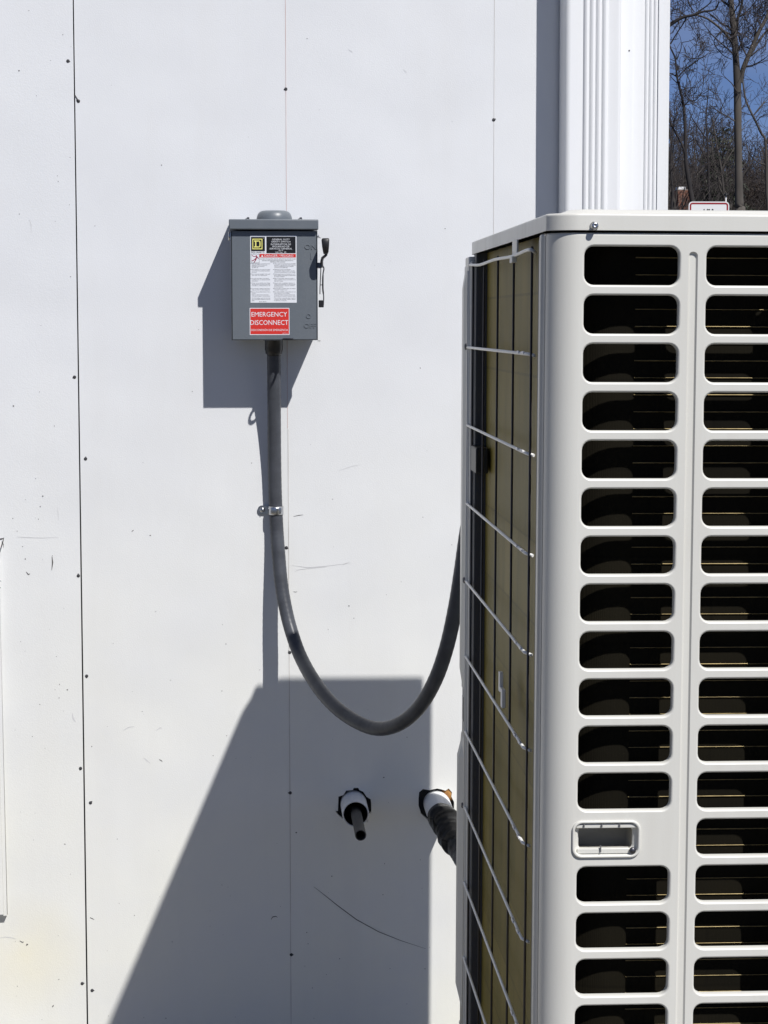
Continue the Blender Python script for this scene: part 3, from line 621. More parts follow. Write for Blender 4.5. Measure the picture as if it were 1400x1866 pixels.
dp = thing('drain_pipe', 'thin dark grey pipe stub poking out of the left white sleeve', 'pipe', (c1.x, -0.1, c1.z))
b = MB(); r = 0.0103; b.lathe((c1.x+.001, 0.018, c1.z), (0,-1,0.0), [(0,r),(0.262,r),(0.2635,r-.0006),(0.2635,r-.0014),(0.262,r-.002),(0.05,r-.002),(0.05,.0001)], 28); b.build('pipe_stub', M_['dpipe'], dp)
s2, c2 = sleeve('wall_sleeve', 'white plastic pipe sleeve in the right hole, filled by a black taped bundle', 797, 1467, 0.115, 0.0262, 0.0028)
tp = thing('taped_bundle', 'glossy black taped pipe bundle bending down out of the right sleeve behind the machine', 'pipe bundle', P(815,1500,-.12))
pts = spline([(c2.x, 0.015, c2.z), (c2.x, -0.06, c2.z), P(806,1490,-.115), P(818,1506,-.15), P(827,1528,-.19), P(840,1548,-.25), P(851,1566,-.34), P(862,1570,-.46), P(880,1560,-.60)], 9)
rr = []
for i in range(len(pts)):
    f = i/len(pts); r0 = 0.0220 if f < .22 else (0.0285 if f < .36 else (0.0278 if f < .55 else 0.0225))
    rr.append(r0*(1+.025*math.sin(i*.6)+.012*math.sin(i*1.7)))
b = MB(); b.tube(pts, rr, 30, wob=0.09); b.build('tape_wrap', M_['tape'], tp)

# ------------------------------------------------------------------ heat pump unit
TILT = 0.005
XL, YF, YB, ZT = 0.3515, -1.52, -0.575, 1.6315
hp = thing('heat_pump', 'large off white outdoor heat pump with vent openings and wire guarded coil side', 'heat pump', (XL, YF, 0.11))
hp_rot = TILT
XR = 0.668
PA = M_['paint']
# front panel with its openings
def hole_ring(x0, x1, z0, z1, r, off, n=6):
    return rrect(x0-off, x1+off, z0-off, z1+off, r+off, n)
def cell(b, X0, X1, Z0, Z1, hole, prof, floor=False, n=6):
    """flat cell with a rounded hole; prof = list of (offset outward, depth)"""
    x0, x1, z0, z1, r = hole; rings = [hole_ring(x0, x1, z0, z1, r, o, n) for o, d in prof]; k = 4*n
    vs = [(x, YF+prof[i][1], z) for i, rg in enumerate(rings) for x, z in rg]
    base = len(vs); vs += [(X1,YF,Z1),(X0,YF,Z1),(X0,YF,Z0),(X1,YF,Z0)]
    fs = []
    for c in range(4):
        for i in range(n-1): fs.append((base+c, c*n+i+1, c*n+i))
        fs.append((base+c, base+(c+1)%4, ((c+1)%4)*n, c*n+n-1))
    b.add(vs, fs, False)
    o = len(b.v)-len(vs)
    for i in range(len(rings)-1):
        for j in range(k): b.f.append((o+i*k+j, o+i*k+(j+1)%k, o+(i+1)*k+(j+1)%k, o+(i+1)*k+j)); b.s.append(True)
    if floor: b.f.append(tuple(o+(len(rings)-1)*k+j for j in range(k))); b.s.append(False)
lip = [(0.0024, 0.0), (0.0019, 0.0002), (0.0011, 0.0007), (0.0004, 0.0015), (0.0, 0.0026), (0.0, 0.0110)]
A0, A1, B0, B1 = 0.3955, 0.5105, 0.5435, 0.6585
XA, XB = 0.3899, XR-0.006
R0, R1 = 0.5205, 0.5335                       # groove column
ZP, ZH, NR = 0.0583, 0.0462, 25
ztop = 1.5926
zrow = [ztop-i*ZP for i in range(NR)]
zc = [z+(ZP-ZH)/2 for z in zrow]              # upper boundary of each cell
zlast = zrow[-1]-ZH-(ZP-ZH)/2
ZPT = 1.6085
b = MB()
for i in range(NR):
    zb_ = zc[i+1] if i+1 < NR else zlast
    if i != 12: cell(b, XA, R0, zb_, zc[i], (A0, A1, zrow[i]-ZH, zrow[i], 0.0115), lip)
    else: cell(b, XA, R0, zb_, zc[i], (0.3925, 0.4700, zrow[i]-0.0430, zrow[i]-0.0030, 0.010), lip)
    cell(b, R1, XB, zb_, zc[i], (B0, B1, zrow[i]-ZH, zrow[i], 0.0115), lip)
    b.s[-1] = b.s[-1]
gz0, gz1 = zlast+0.02, ztop-0.0065
cell(b, R0, R1, zlast, zc[0], (R0+0.0012, R1-0.0012, gz0, gz1, 0.0050), [(0.0006,0),(0.0,0.0008),(-0.0010,0.0026),(-0.0018,0.0032)], True)
for Z0, Z1 in ((zc[0], ZPT-0.003), (0.15, zlast)):
    b.add([(XA,YF,Z0),(R0,YF,Z0),(R1,YF,Z0),(XB,YF,Z0),(XA,YF,Z1),(R0,YF,Z1),(R1,YF,Z1),(XB,YF,Z1)], [(0,1,5,4),(1,2,6,5),(2,3,7,6)], False)
# rounded corner and return, swept in plan
plan = [(XL+0.012, YF+0.070), (XL+0.0, YF+0.070), (XL-0.0012, YF+0.068), (XL-0.0012, YF+0.050), (XL+0.0012, YF+0.0485), (XL+0.0012, YF+0.030)]
def corner_arc(x0, y0, r, t0=10, n=16):
    """front left corner: starts with a soft crease at the side plane x0 and ends tangent to the front y0"""
    c0 = math.cos(math.radians(t0)); out = [(x0, y0+r-r*math.sin(math.radians(t0))+0.0012)]
    for i in range(n+1): t = math.radians(t0+(90-t0)*i/n); out.append((x0+r*c0-r*math.cos(t), y0+r-r*math.sin(t)))
    return out
plan += corner_arc(XL+0.0012, YF, (XA-XL-0.0012)/math.cos(math.radians(10)))
def sweep(b, plan, zs, closed=False):
    n = len(plan); vs = [(x, y, z) for z in zs for x, y in plan]
    b.add(vs, [(i*n+j, i*n+j+1, (i+1)*n+j+1, (i+1)*n+j) for i in range(len(zs)-1) for j in range(n-1)], True)
sweep(b, plan, [0.15, ZPT-0.003])
# top bevel along the whole plan
plan2 = plan+[(XB, YF)]
def inset(plan, d):
    out = []
    for i, (x, y) in enumerate(plan):
        p, q = plan[max(i-1,0)], plan[min(i+1,len(plan)-1)]; tx, ty = q[0]-p[0], q[1]-p[1]; l = math.hypot(tx, ty) or 1
        out.append((x - ty/l*d, y + tx/l*d))
    return out
lv = [(0.0, ZPT-0.003), (0.0004, ZPT-0.0016), (0.0014, ZPT-0.0004), (0.003, ZPT), (0.012, ZPT)]
prev = None
for d, z in lv:
    cur = [(x, y, z) for x, y in inset(plan2, d)]
    if prev:
        n = len(cur); b.add(prev+cur, [(j, j+1, n+j+1, n+j) for j in range(n-1)], True)
    prev = cur
# right hand corner
planr = [(XB, YF), (XB+0.004, YF+0.0008), (XB+0.0065, YF+0.003), (XR+0.001, YF+0.007), (XR+0.001, YF+0.09)]
sweep(b, planr, [0.15, ZPT])
fp = b.build('front_panel', PA, hp)
# handle cup
zr = zrow[12]; hxa, hxb, hza, hzb = 0.3890, 0.4735, zr-0.0462, zr+0.0000
b = MB(); rings = []
hprof = [(0.0, 0.0), (0.0, -0.0020), (-0.0007, -0.0028), (-0.0022, -0.0028), (-0.0030, -0.0020), (-0.0036, 0.003), (-0.0070, 0.0045), (-0.0090, 0.0080)]
for off, d in hprof: rings.append([(x, YF+d, z) for x, z in rrect(hxa-off, hxb+off, hza-off, hzb+off, max(0.011+off, 0.002), 7)] if False else [(x, YF+d, z) for x, z in rrect(hxa-off*1.0, hxb+off*1.0, hza-off, hzb+off, max(0.0115+off*0.6, 0.003), 7)])
k = len(rings[0]); vs = [v for r in rings for v in r]
b.add(vs, [(i*k+j, i*k+(j+1)%k, (i+1)*k+(j+1)%k, (i+1)*k+j) for i in range(len(rings)-1) for j in range(k)], True)
hcup = b.build('handle_cup', PA, hp)
ix0, ix1, iz0, iz1 = hxa+0.0088, hxb-0.0088, hza+0.0100, hzb-0.0100
b = MB(); q0 = rrect(ix0, ix1, iz0, iz1, 0.005, 5); q1 = rrect(ix0+.001, ix1-.001, iz0-.004, iz1+.010, 0.005, 5); k = len(q0)
b.add([(x, YF+.0080, z) for x, z in q0]+[(x, YF+.040, z) for x, z in q1], [(j,(j+1)%k,k+(j+1)%k,k+j) for j in range(k)]+[tuple(range(k,2*k))], True); b.build('cup_pocket', M_['cup'], hcup)
b = MB(); b.box((ix0-.004, YF-.0005, iz1+.0005),(ix1+.004, YF+.010, iz1+.0055), .001); b.box((ix0-.002, YF+.001, iz0-.0055),(ix1-.004, YF+.010, iz0+.001), .001); b.build('grip_lip', PA, hcup)
b = MB()
for x in (0.4035, 0.4255, 0.4475): part('rib', M_['label'], hcup, ((x-.0006, YF-.0030, iz1+.0020),(x+.0006, YF-.0002, iz1+.0065)))
part('rib', M_['label'], hcup, ((0.4240, YF-.0015, iz0-.0030),(0.4252, YF+.002, iz0+.0050)))
b = MB(); b.lathe((hxb-.0095, YF-.0005, hza+.0085), (0,-1,0), [(0,.0042),(.0015,.0042),(.0028,.0030),(.0031,.0001)], 14); b.build('screw', M_['steel'], hcup)
# cap
def rr_plan(x0, x1, y0, y1, rx, ry, n=9):
    out = []
    for cx, cy, a0, sx, sy in ((x1-rx, y1-ry, 0, 1, 1), (x0+rx, y1-ry, 90, 1, 1), (x0+rx, y0+ry, 180, 1, 1), (x1-rx, y0+ry, 270, 1, 1)):
        if a0 == 180: out += corner_arc(x0, y0, rx/math.cos(math.radians(24)), 24); continue
        r1, r2 = (rx*1.4, ry*2.1) if a0 == 90 else ((rx*.3, ry*.4) if a0 == 0 else (rx, ry))
        if a0 == 90: cx, cy = x0+r1, y1-r2
        if a0 == 0: cx, cy = x1-r1, y1-r2
        for i in range(n): a = math.radians(a0+90*i/(n-1)); out.append((cx+r1*math.cos(a), cy+r2*math.sin(a)))
    return out
b = MB(); Z0 = 1.6110
cx0, cx1, cy0, cy1 = XL, XR+0.013, YF-0.003, YB-0.011
lev = [(0.003, Z0+0.001), (0.0, Z0), (0.0, Z0+.0006), (0.0, ZT-0.0036), (0.0, ZT-0.0028), (0.0004, ZT-0.0013), (0.0014, ZT-0.0003), (0.003, ZT), (0.018, ZT), (0.021, ZT+0.0008), (0.026, ZT+0.0035), (0.031, ZT+0.0058), (0.037, ZT+0.0064)]
rings = []
for off, z in lev: rings.append([(x, y, z) for x, y in rr_plan(cx0+off, cx1-off, cy0+off, cy1-off, max(0.038-off*.5, 0.01), max(0.026-off*.4, 0.01))])
k = len(rings[0]); vs = [v for r in rings for v in r]
b.add(vs, [(i*k+j, i*k+(j+1)%k, (i+1)*k+(j+1)%k, (i+1)*k+j) for i in range(len(rings)-1) for j in range(k)], True)
b.f.append(tuple(len(b.v)-k+j for j in range(k))); b.s.append(False)
cap = b.build('top_cover', PA, hp)
c = P(1083, 411, YF-.003); b = MB(); b.lathe((c.x, YF-.003, c.z), (0,-1,0), [(0,.0050),(.0010,.0052),(.0018,.0040),(.0060,.0040),(.0072,.0036),(.0074,.0018),(.0062,.0001)], 16); b.build('cover_screw', M_['zinc'], cap)
# body shell: back, floor, right side
part('base_pan', PA, hp, ((XL+.004, YF+.012, 0.15), (XR, YB-.002, 0.19)))
part('right_panel', PA, hp, ((XR-.006, YF+.06, 0.19), (XR-.0005, YB-.013, 1.6125)))
b = MB(); b.prism(rrect(YF+0.20, YB, 0.26, 1.590, 0.008, 4), XR+0.0005, XR+0.019)
b.v = [(y, x, z) for x, y, z in b.v]; b.build('fan_grille_frame', PA, hp)
part('back_panel', PA, hp, ((XL+.03, YB-.013, 0.19), (XR-.008, YB-.020, 1.6125)))
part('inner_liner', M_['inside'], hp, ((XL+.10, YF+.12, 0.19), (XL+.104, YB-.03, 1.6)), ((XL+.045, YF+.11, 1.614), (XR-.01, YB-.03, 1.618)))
# coil: long side, rounded corner, short front run
pl = []; xs_, yc_, rc = XL+0.022, YF+0.070, 0.078
pl.append((xs_, YB-0.045)); pl.append((xs_, -1.0)); pl.append((xs_, yc_+rc))
for i in range(1, 11): a = math.radians(90*i/10); pl.append((xs_+rc-rc*math.cos(a), yc_+rc-rc*math.sin(a)))
side = pl[:7]; front = pl[6:]+[(XR-.012, yc_)]
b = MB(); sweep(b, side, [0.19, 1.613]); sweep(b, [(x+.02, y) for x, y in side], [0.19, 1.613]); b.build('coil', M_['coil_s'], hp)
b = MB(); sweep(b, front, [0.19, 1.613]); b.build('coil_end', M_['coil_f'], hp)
b = MB(); z = 0.21; k = 0; tubes = []
while z < 1.59:
    pts = [(0.470, yc_-0.0012, z), (0.5, yc_-0.0012, z), (XR-.012, yc_-0.0012, z)]
    b = MB(); b.tube(pts, 0.00075 if k % 2 else 0.00055, 4, cap=False); tubes.append(b); z += 0.0211; k += 1
tb = MB()
for t in tubes: tb.add(t.v, t.f, True)
tag(tb.build('coil_tubes', M_['brass'], hp), kind='stuff')
# dark frame beside the coil and the rear post
part('coil_frame', M_['frame'], hp, ((XL+.003, YF+.072, 0.19), (XL+.020, YF+.108, 1.604)), bev=.002)
part('rear_channel', M_['frame'], hp, ((XL+.004, YB-.094, 0.19), (XL+.026, YB-.062, 1.6145)), bev=.002)
rp = part('rear_post', PA, hp, ((XL-.0045, YB-.058, 0.15), (XL+.03, YB-.004, 1.608)), bev=.003)
part('post_fold', PA, hp, ((XL-.0015, YB-.072, 0.15), (XL+.006, YB-.0585, 1.600)), bev=.001)
for dy, rr_ in ((.030, .0016), (.0545, .0014)):
    b = MB(); b.tube([(XL-.0048, YB-dy, .2), (XL-.0048, YB-dy, 1.585)], rr_, 8); b.build('post_bead', PA, hp)
def bulge(name, z0, z1, out):
    b = MB(); x0 = XL-.0045; lv_ = [(z0, 0), (z0+.012, .35), (z0+.035, 1), (z1-.035, 1), (z1-.012, .35), (z1, 0)]; rg = []
    for z, f in lv_: rg.append([(x0-.0002, YB-.046, z), (x0-out*f, YB-.036, z), (x0-out*f, YB-.012, z), (x0-.0002, YB+.004, z), (x0+.02, YB+.004, z), (x0+.02, YB-.004, z)])
    k = 6; b.add([v for r in rg for v in r], [(i*k+j, i*k+(j+1)%k, (i+1)*k+(j+1)%k, (i+1)*k+j) for i in range(5) for j in range(k)]+[tuple(range(6)), tuple(range(30,36))], False)
    return b.build(name, PA, hp)
zz = lambda y: P(845, y, YB-.02).z
bulge('post_rib', zz(1255), zz(486), .0055); bulge('post_rib', zz(1830), zz(1338), .0085); bulge('post_rib', 0.2, zz(1868), .006)
part('handle_recess', M_['inside'], hp, ((XL-.0049, YB-.034, zz(1312)), (XL+.0, YB-.010, zz(1268))))
# wire guard
WY0, WY1 = -1.372, -0.612
for i, y in enumerate((-1.379, -1.194, -1.009, -.829, -.668)):
    b = MB(); b.tube([(XL-.0005, y, 0.2), (XL-.0005, y, 1.597)], 0.0017, 8); b.build('guard_wire', M_['dwire'], hp)
zs = [1.593, 1.4615, 1.335, 1.2068, 1.0785, .954, .829, .702, .575, .448, .321]
for i, z in enumerate(zs):
    b = MB()
    if i == 0: pts = spline([(XL+.004, WY0-.008, z-.004), (XL-.004, WY0, z), (XL-.004, -1.2, z-.003), (XL-.004, -1.0, z-.001), (XL-.004, -.8, z-.003), (XL-.004, -.66, z+.001), (XL+.002, WY1, z+.001)], 4)
    else: pts = [(XL+.004, WY0-.010, z-.002), (XL-.004, WY0, z), (XL-.004, WY1-.01, z), (XL-.001, WY1, z)]
    b.tube(pts, 0.0022, 8); b.build('guard_wire', M_['wire'], hp)
    if i:
        for dy in (.02, .07):
            bb = MB(); bb.box((XL-.0072, WY0+dy, z-.0005), (XL-.0052, WY0+dy+.018, z+.0032), .0006); bb.build('wire_sun_spot', M_['signw'], hp)  # small white blocks stand in for sun spots on the wire ends
    if i % 3 == 1:
        bb = MB(); c_y = WY1-.004; bb.lathe((XL-.0045, c_y, z+.001), (-1,0,0), [(0,.006),(.002,.006),(.004,.0035),(.0042,.0001)], 10); bb.build('guard_screw', M_['steel'], hp)
b = MB(); b.box((XL-.0020, -1.235, 1.588), (XL+.0005, -1.185, 1.6115), .0006); b.box((XL-.0078, -1.232, 1.581), (XL-.0015, -1.205, 1.589), .0006); b.build('guard_bracket', PA, hp)
# sensor clip with white leads near the rear post
c = P(870, 838, YB-.10)
sn = part('sensor_holder', M_['black'], hp, ((XL-.002, -.742, P(872,858,-.68).z), (XL+.018, -.660, P(872,812,-.68).z)), bev=.002)
b = MB(); b.tube(spline([P(864,775,-.63), P(860,792,-.63), P(862,803,-.64), P(863,814,-.64), P(864,840,-.65), P(861,868,-.64)], 4), 0.0022, 6); b.build('sensor_lead', M_['signw'], sn)
b = MB(); b.tube(spline([P(871,785,-.66), P(869,797,-.66), P(871,812,-.66)], 4), 0.0014, 6); b.build('sensor_lead', M_['wire'], sn)
b = MB(); z0 = P(920,1222,-1.08).z; b.box((XL-.0035,-1.098,z0-.028),(XL+.002,-1.084,z0),.001); b.box((XL-.0035,-1.128,z0-.046),(XL+.002,-1.112,z0-.020),.001); b.box((XL-.0035,-1.112,z0-.026),(XL+.002,-1.098,z0-.020),.001); b.build('fin_clip', M_['wire'], hp)
for y_ in (YF+.25, YB-.12): part('foot_rail', M_['frame'], hp, ((XL+.02, y_-.03, 0.11), (XR-.02, y_+.03, 0.149)), bev=.003)
hp.rotation_euler = (0, hp_rot, 0); hp.location.x -= 1.5*TILT
pad = thing('concrete_pad', 'low grey concrete pad under the heat pump', 'pad', (0.5, -1.05, 0))
part('slab', M_['concrete'], pad, ((0.22, -1.68, -0.015), (0.82, -0.42, 0.108)), bev=.008)

# ------------------------------------------------------------------ beyond the corner
def PT(px, py, Y): return P(px, py, Y)
# sign
sg = thing('parking_sign', 'white sign with red rounded border rising just above the machine top', 'sign', (PT(1291,380,20).x, 20, 0))
Ys = 20.0; a = PT(1255.5, 367, Ys); c = PT(1329.5, 367, Ys)
w = c.x-a.x; zt_ = a.z; zb_ = zt_-w*1.45
b = MB(); b.prism(rrect(a.x, c.x, zb_, zt_, 0.045, 6), Ys, Ys+0.004); b.build('sign_plate', M_['signw'], sg)
def ringpoly(b, m0, m1, r, Y):
    o = rrect(a.x+m0, c.x-m0, zb_+m0, zt_-m0, r-m0, 6); i = rrect(a.x+m1, c.x-m1, zb_+m1, zt_-m1, max(r-m1, .006), 6); k = len(o)
    b.add([(x,Y,z) for x,z in o]+[(x,Y,z) for x,z in i], [(j,(j+1)%k,k+(j+1)%k,k+j) for j in range(k)], False)
b = MB(); ringpoly(b, 0.013, 0.030, 0.045, Ys-.002); b.build('sign_border', M_['dred'], sg)
b = MB()
for px, w_ in ((1283.5, 3), (1290, 4), (1293, 3.4), (1299, 4.4)):
    q = PT(px, 378.6, Ys-.002); ww = w_*(24/FPX)/2; k = 8
    b.add([(q.x+ww*math.cos(2*math.pi*j/k), Ys-.003, q.z-.036+.026*math.sin(2*math.pi*j/k)) for j in range(k)], [tuple(range(k))], False)
b.build('sign_lettering', M_['ink'], sg)
part('sign_post', M_['steel'], sg, (((a.x+c.x)/2-.02, Ys+.006, -.02), ((a.x+c.x)/2+.02, Ys+.04, zt_-.03)))
mk = thing('marker_post', 'thin white pole with small dark cap behind the sign', 'post', (PT(1323.5,370,26).x, 26, 0))
q = PT(1323.5, 355, 26); b = MB(); b.tube([(q.x,26,-.02),(q.x,26,q.z)], 0.008, 6); b.build('pole', M_['signw'], mk)
b = MB(); b.lathe((q.x,26,q.z-.01), (0,0,1), [(0,.012),(.004,.034),(.020,.036),(.026,.02),(.034,.012),(.036,.001)], 10); b.build('cap', M_['black'], mk)
# distant brick house with chimney
hs_ = thing('brick_house', 'distant red brick house with its chimney showing between bare trunks', 'house', (PT(1190,400,86).x, 86, 1.0))
YH = 80.0; ca = PT(1229, 346, YH); cb = PT(1256, 346, YH); gz = ground_z(10, 80)
hx = ca.x
part('wall', M_['brick'], hs_, ((hx-9.0, YH+.2, gz-.3), (hx+2.2, YH+8, 4.2)))
b = MB(); b.add([(hx-9.4,YH-.1,4.2),(hx+2.6,YH-.1,4.2),(hx+2.6,YH+4,5.9),(hx-9.4,YH+4,5.9),(hx-9.4,YH+8.3,4.2),(hx+2.6,YH+8.3,4.2)], [(0,1,2,3),(3,2,5,4),(0,3,4),(1,5,2)], False); b.build('roof', M_['roof'], hs_)
ch = MB(); zc0, zc1 = 3.0, ca.z; wch = cb.x-ca.x; row = 0; z = zc0
core = part('chimney', M_['mortar'], hs_, ((ca.x+.012, YH-.512, zc0), (cb.x-.012, YH+.088, zc1-.01)))
while z < zc1-0.09:
    x = ca.x + (0 if row % 2 else -0.11)
    while x < cb.x-0.01:
        xa, xb = max(x, ca.x), min(x+.205, cb.x)
        if xb-xa > .04: ch.box((xa, YH-.52, z), (xb, YH+.10, z+.066))
        x += .218
    z += .078; row += 1
ob = ch.build('brick_courses', M_['brick'], core); ob['kind'] = 'stuff'
part('chimney_cap', M_['signw'], hs_, ((ca.x+.06, YH-.45, zc1), (ca.x+.38, YH+.0, zc1+.10)))
for i in range(3):
    wx = hx-7.5+i*3; f = part('window', M_['signw'], hs_, ((wx, YH+.16, 1.9), (wx+1.1, YH+.2, 3.4))); part('pane', M_['glass'], f, ((wx+.08, YH+.14, 1.98), (wx+1.02, YH+.158, 3.32)))

# ------------------------------------------------------------------ trees
def curl(p, d, L_, n, rnd, amp, up):
    pts = [p.copy()]; d = unit(d); st = L_/n
    for i in range(n):
        d = unit(d+Vector((rnd.gauss(0,amp), rnd.gauss(0,amp), rnd.gauss(0,amp)+up))); pts.append(pts[-1]+d*st)
    return pts
def twigs(b, pts, rads, rnd, level, dens, lscale, up=0.06):
    """side shoots along a limb; pts polyline with radii"""
    tot = sum((pts[i+1]-pts[i]).length for i in range(len(pts)-1)); nb = max(2, int(dens*tot/lscale))
    for _ in range(nb):
        f = rnd.uniform(0.18, 1.0); i = min(int(f*(len(pts)-1)), len(pts)-2); t = f*(len(pts)-1)-i; p = pts[i].lerp(pts[i+1], t)
        r = rads[i]*0.45; d0 = unit(pts[i+1]-pts[i]); sidev = unit(d0.cross(Vector((rnd.gauss(0,1), rnd.gauss(0,1), rnd.gauss(0,1)))))
        d = unit(d0*rnd.uniform(0.3, 1.0)+sidev*rnd.uniform(0.6, 1.1)+Vector((0,0,0.15)))
        L_ = lscale*rnd.uniform(0.5, 1.2); n = 5 if level > 1 else 4
        r = min(max(r, 0.006), lscale*0.02)
        q = curl(p, d, L_, n, rnd, 0.22, up); rd = [max(r*(1-0.8*k/n), 0.0062) for k in range(n+1)]
        b.tube(q, rd, 4 if level > 1 else 3, cap=False)
        if level > 1: twigs(b, q, rd, rnd, level-1, dens, lscale*0.52, up)
def polytree(name, label, Y, trunk, limbs, seed, bark, levels=3, dens=2.2, ls=2.0, group=None, yj=0.0):
    """trunk and limbs given as (px, py, width px) lists at distance Y; the rest grows from them"""
    rnd = random.Random(seed); u = (Y+4.018)/FPX
    tp_ = [PT(px, py, Y) for px, py, w in trunk]; base = tp_[0].copy(); base.z = ground_z(base.x, Y)-.05
    t = thing(name, label, 'tree', (base.x, Y, base.z+.03), group)
    tp_ = [base]+tp_; rd = [trunk[0][2]*u/2*1.25]+[w*u/2 for _, _, w in trunk]
    sp = spline(tp_, 4); rs = [rd[min(i//4, len(rd)-1)]+(rd[min(i//4+1, len(rd)-1)]-rd[min(i//4, len(rd)-1)])*((i % 4)/4) for i in range(len(sp))]
    b = MB(); b.tube(sp, rs, 12, wob=0.10); b.build('trunk', bark, t)
    lb = MB(); tw = MB()
    for lm in limbs:
        dy = 0.0; q = []
        sl = rnd.uniform(-.5, .5)*(0.3)
        for k, (px, py, w) in enumerate(lm): q.append(PT(px, py, Y+sl*k*(0.8 if k else 0)))
        s2_ = spline(q, 4); r2 = []
        for i in range(len(s2_)):
            k = min(i//4, len(lm)-1); k2 = min(k+1, len(lm)-1); r2.append((lm[k][2]+(lm[k2][2]-lm[k][2])*((i % 4)/4))*u/2)
        lb.tube(s2_, r2, 8, cap=False); twigs(tw, s2_, r2, rnd, levels, dens, ls)
    up_ = sp[len(sp)//3:]; twigs(tw, up_, rs[len(sp)//3:], rnd, levels, dens*.6, ls)
    if lb.v: lb.build('limb', bark, t)
    tag(tw.build('twigs', M_['twig'], t), kind='stuff')
    return t
polytree('oak_tree', 'tallest bare tree with thick straight grey trunk standing right of the sign', 60, [(1350,400,19),(1348,378,17),(1347,340,15),(1346,290,14),(1345,220,14),(1344,150,14),(1341,100,12),(1337,50,11),(1332,0,10),(1322,-80,9),(1310,-200,6)],
  [[(1350,150,9),(1354,128,9),(1360,112,9),(1371,86,8),(1384,56,7),(1400,26,7),(1420,-30,6)], [(1356,120,5),(1371,94,5),(1385,72,4.5),(1402,50,4),(1425,15,3)],
   [(1338,88,6),(1334,77,5),(1320,58,5),(1303,43,4),(1286,32,3.5),(1268,27,2.5)], [(1342,50,6),(1345,34,5),(1350,17,5),(1354,-5,4),(1360,-60,3)],
   [(1333,14,5),(1325,7,4),(1316,0,4),(1305,-20,3)], [(1318,56,2.5),(1306,66,2),(1302,80,1.8),(1318,100,1.5),(1334,108,1.4)], [(1345,225,2.5),(1330,214,2.2),(1310,203,2),(1293,190,1.5)]], 11, M_['bark'], 3, 4.2, 1.5)
polytree('maple_tree', 'slender dark crooked tree nearest the corner post', 46, [(1263,400,10),(1261,364,9),(1254,320,8),(1250,290,7),(1249,236,6),(1246,193,5.2),(1240,165,4.6),(1234,139,3.6),(1231,107,3),(1222,86,2.6),(1214,62,2)],
  [[(1250,285,5),(1246,270,4.4),(1239,255,4),(1232,242,3.6),(1224,228,3.2),(1215,208,2.6)], [(1235,141,2.6),(1247,128,2.2),(1262,116,2),(1275,107,1.6),(1285,101,1.2)], [(1234,140,2.6),(1226,135,2.4),(1214,132,2)],
   [(1248,192,2.4),(1256,184,2),(1268,182,1.8),(1279,170,1.3)], [(1232,110,1.8),(1241,90,1.6),(1243,78,1.4),(1255,75,1.2),(1268,70,.9)], [(1240,165,1.6),(1255,160,1.4),(1275,158,1)]], 12, M_['bark2'], 3, 3.2, 1.0)
polytree('ash_tree', 'bare tree reaching its dark limbs out from behind the corner post at the top', 40, [(1150,400,16),(1152,300,15),(1155,200,14),(1165,120,12),(1180,80,10),(1178,20,8),(1172,-60,6)],
  [[(1180,80,8),(1205,57,7),(1220,46,6.5),(1243,32,5.5),(1264,27,4.6),(1281,21,4),(1303,17,3),(1311,2,2.5)], [(1262,28,3.4),(1276,19,3),(1290,9,2.2),(1298,0,1.6)], [(1252,-8,3),(1257,8,2.6),(1266,22,2)],
   [(1222,80,3),(1234,60,2.4),(1246,42,2.4),(1252,30,2.4)], [(1180,-20,5),(1210,-30,4),(1240,-12,3),(1262,-5,2)]], 13, M_['bark2'], 3, 2.0, 1.0)
polytree('cherry_tree', 'leaning bare tree with forked limbs at the right edge of the woodland', 70, [(1400,400,6),(1398,350,6),(1397,300,5.5),(1395,255,5),(1388,243,4.6),(1378,222,4.2),(1367,200,4),(1359,180,3.6),(1355,155,3),(1352,130,2.4)],
  [[(1397,260,4),(1408,230,3.5),(1420,190,3)], [(1395,300,3),(1380,295,2.4),(1366,280,1.8),(1360,262,1.4)], [(1372,212,2),(1385,195,1.8),(1400,180,1.4)]], 14, M_['bark'], 3, 2.4, 1.5)
polytree('birch_tree', 'small fine twigged bare tree in front of the dark evergreen', 78, [(1293,400,5),(1292,340,4.4),(1291,290,4),(1289,246,3.6),(1287,214,2.6),(1290,180,1.8),(1292,152,1.1)],
  [[(1289,246,2.4),(1300,225,2),(1312,205,1.4),(1318,190,1)], [(1290,256,2.4),(1275,235,2),(1262,215,1.4),(1256,200,1)], [(1291,285,2.6),(1303,262,2),(1318,245,1.4)], [(1292,300,2),(1277,270,1.8),(1266,250,1.2)]], 15, M_['bark2'], 3, 2.8, 1.4)
polytree('birch_tree', 'small bare sapling beside the chimney low against the sky', 66, [(1224,400,4),(1226,350,4),(1222,300,3.4),(1226,250,2.4),(1221,200,1.6)],
  [[(1225,330,2.4),(1236,300,2),(1242,270,1.4)], [(1223,300,2.2),(1214,270,1.8),(1210,240,1.2)], [(1225,345,2.4),(1240,325,2),(1256,300,1.4),(1264,285,1)]], 16, M_['bark2'], 3, 2.6, 1.3)
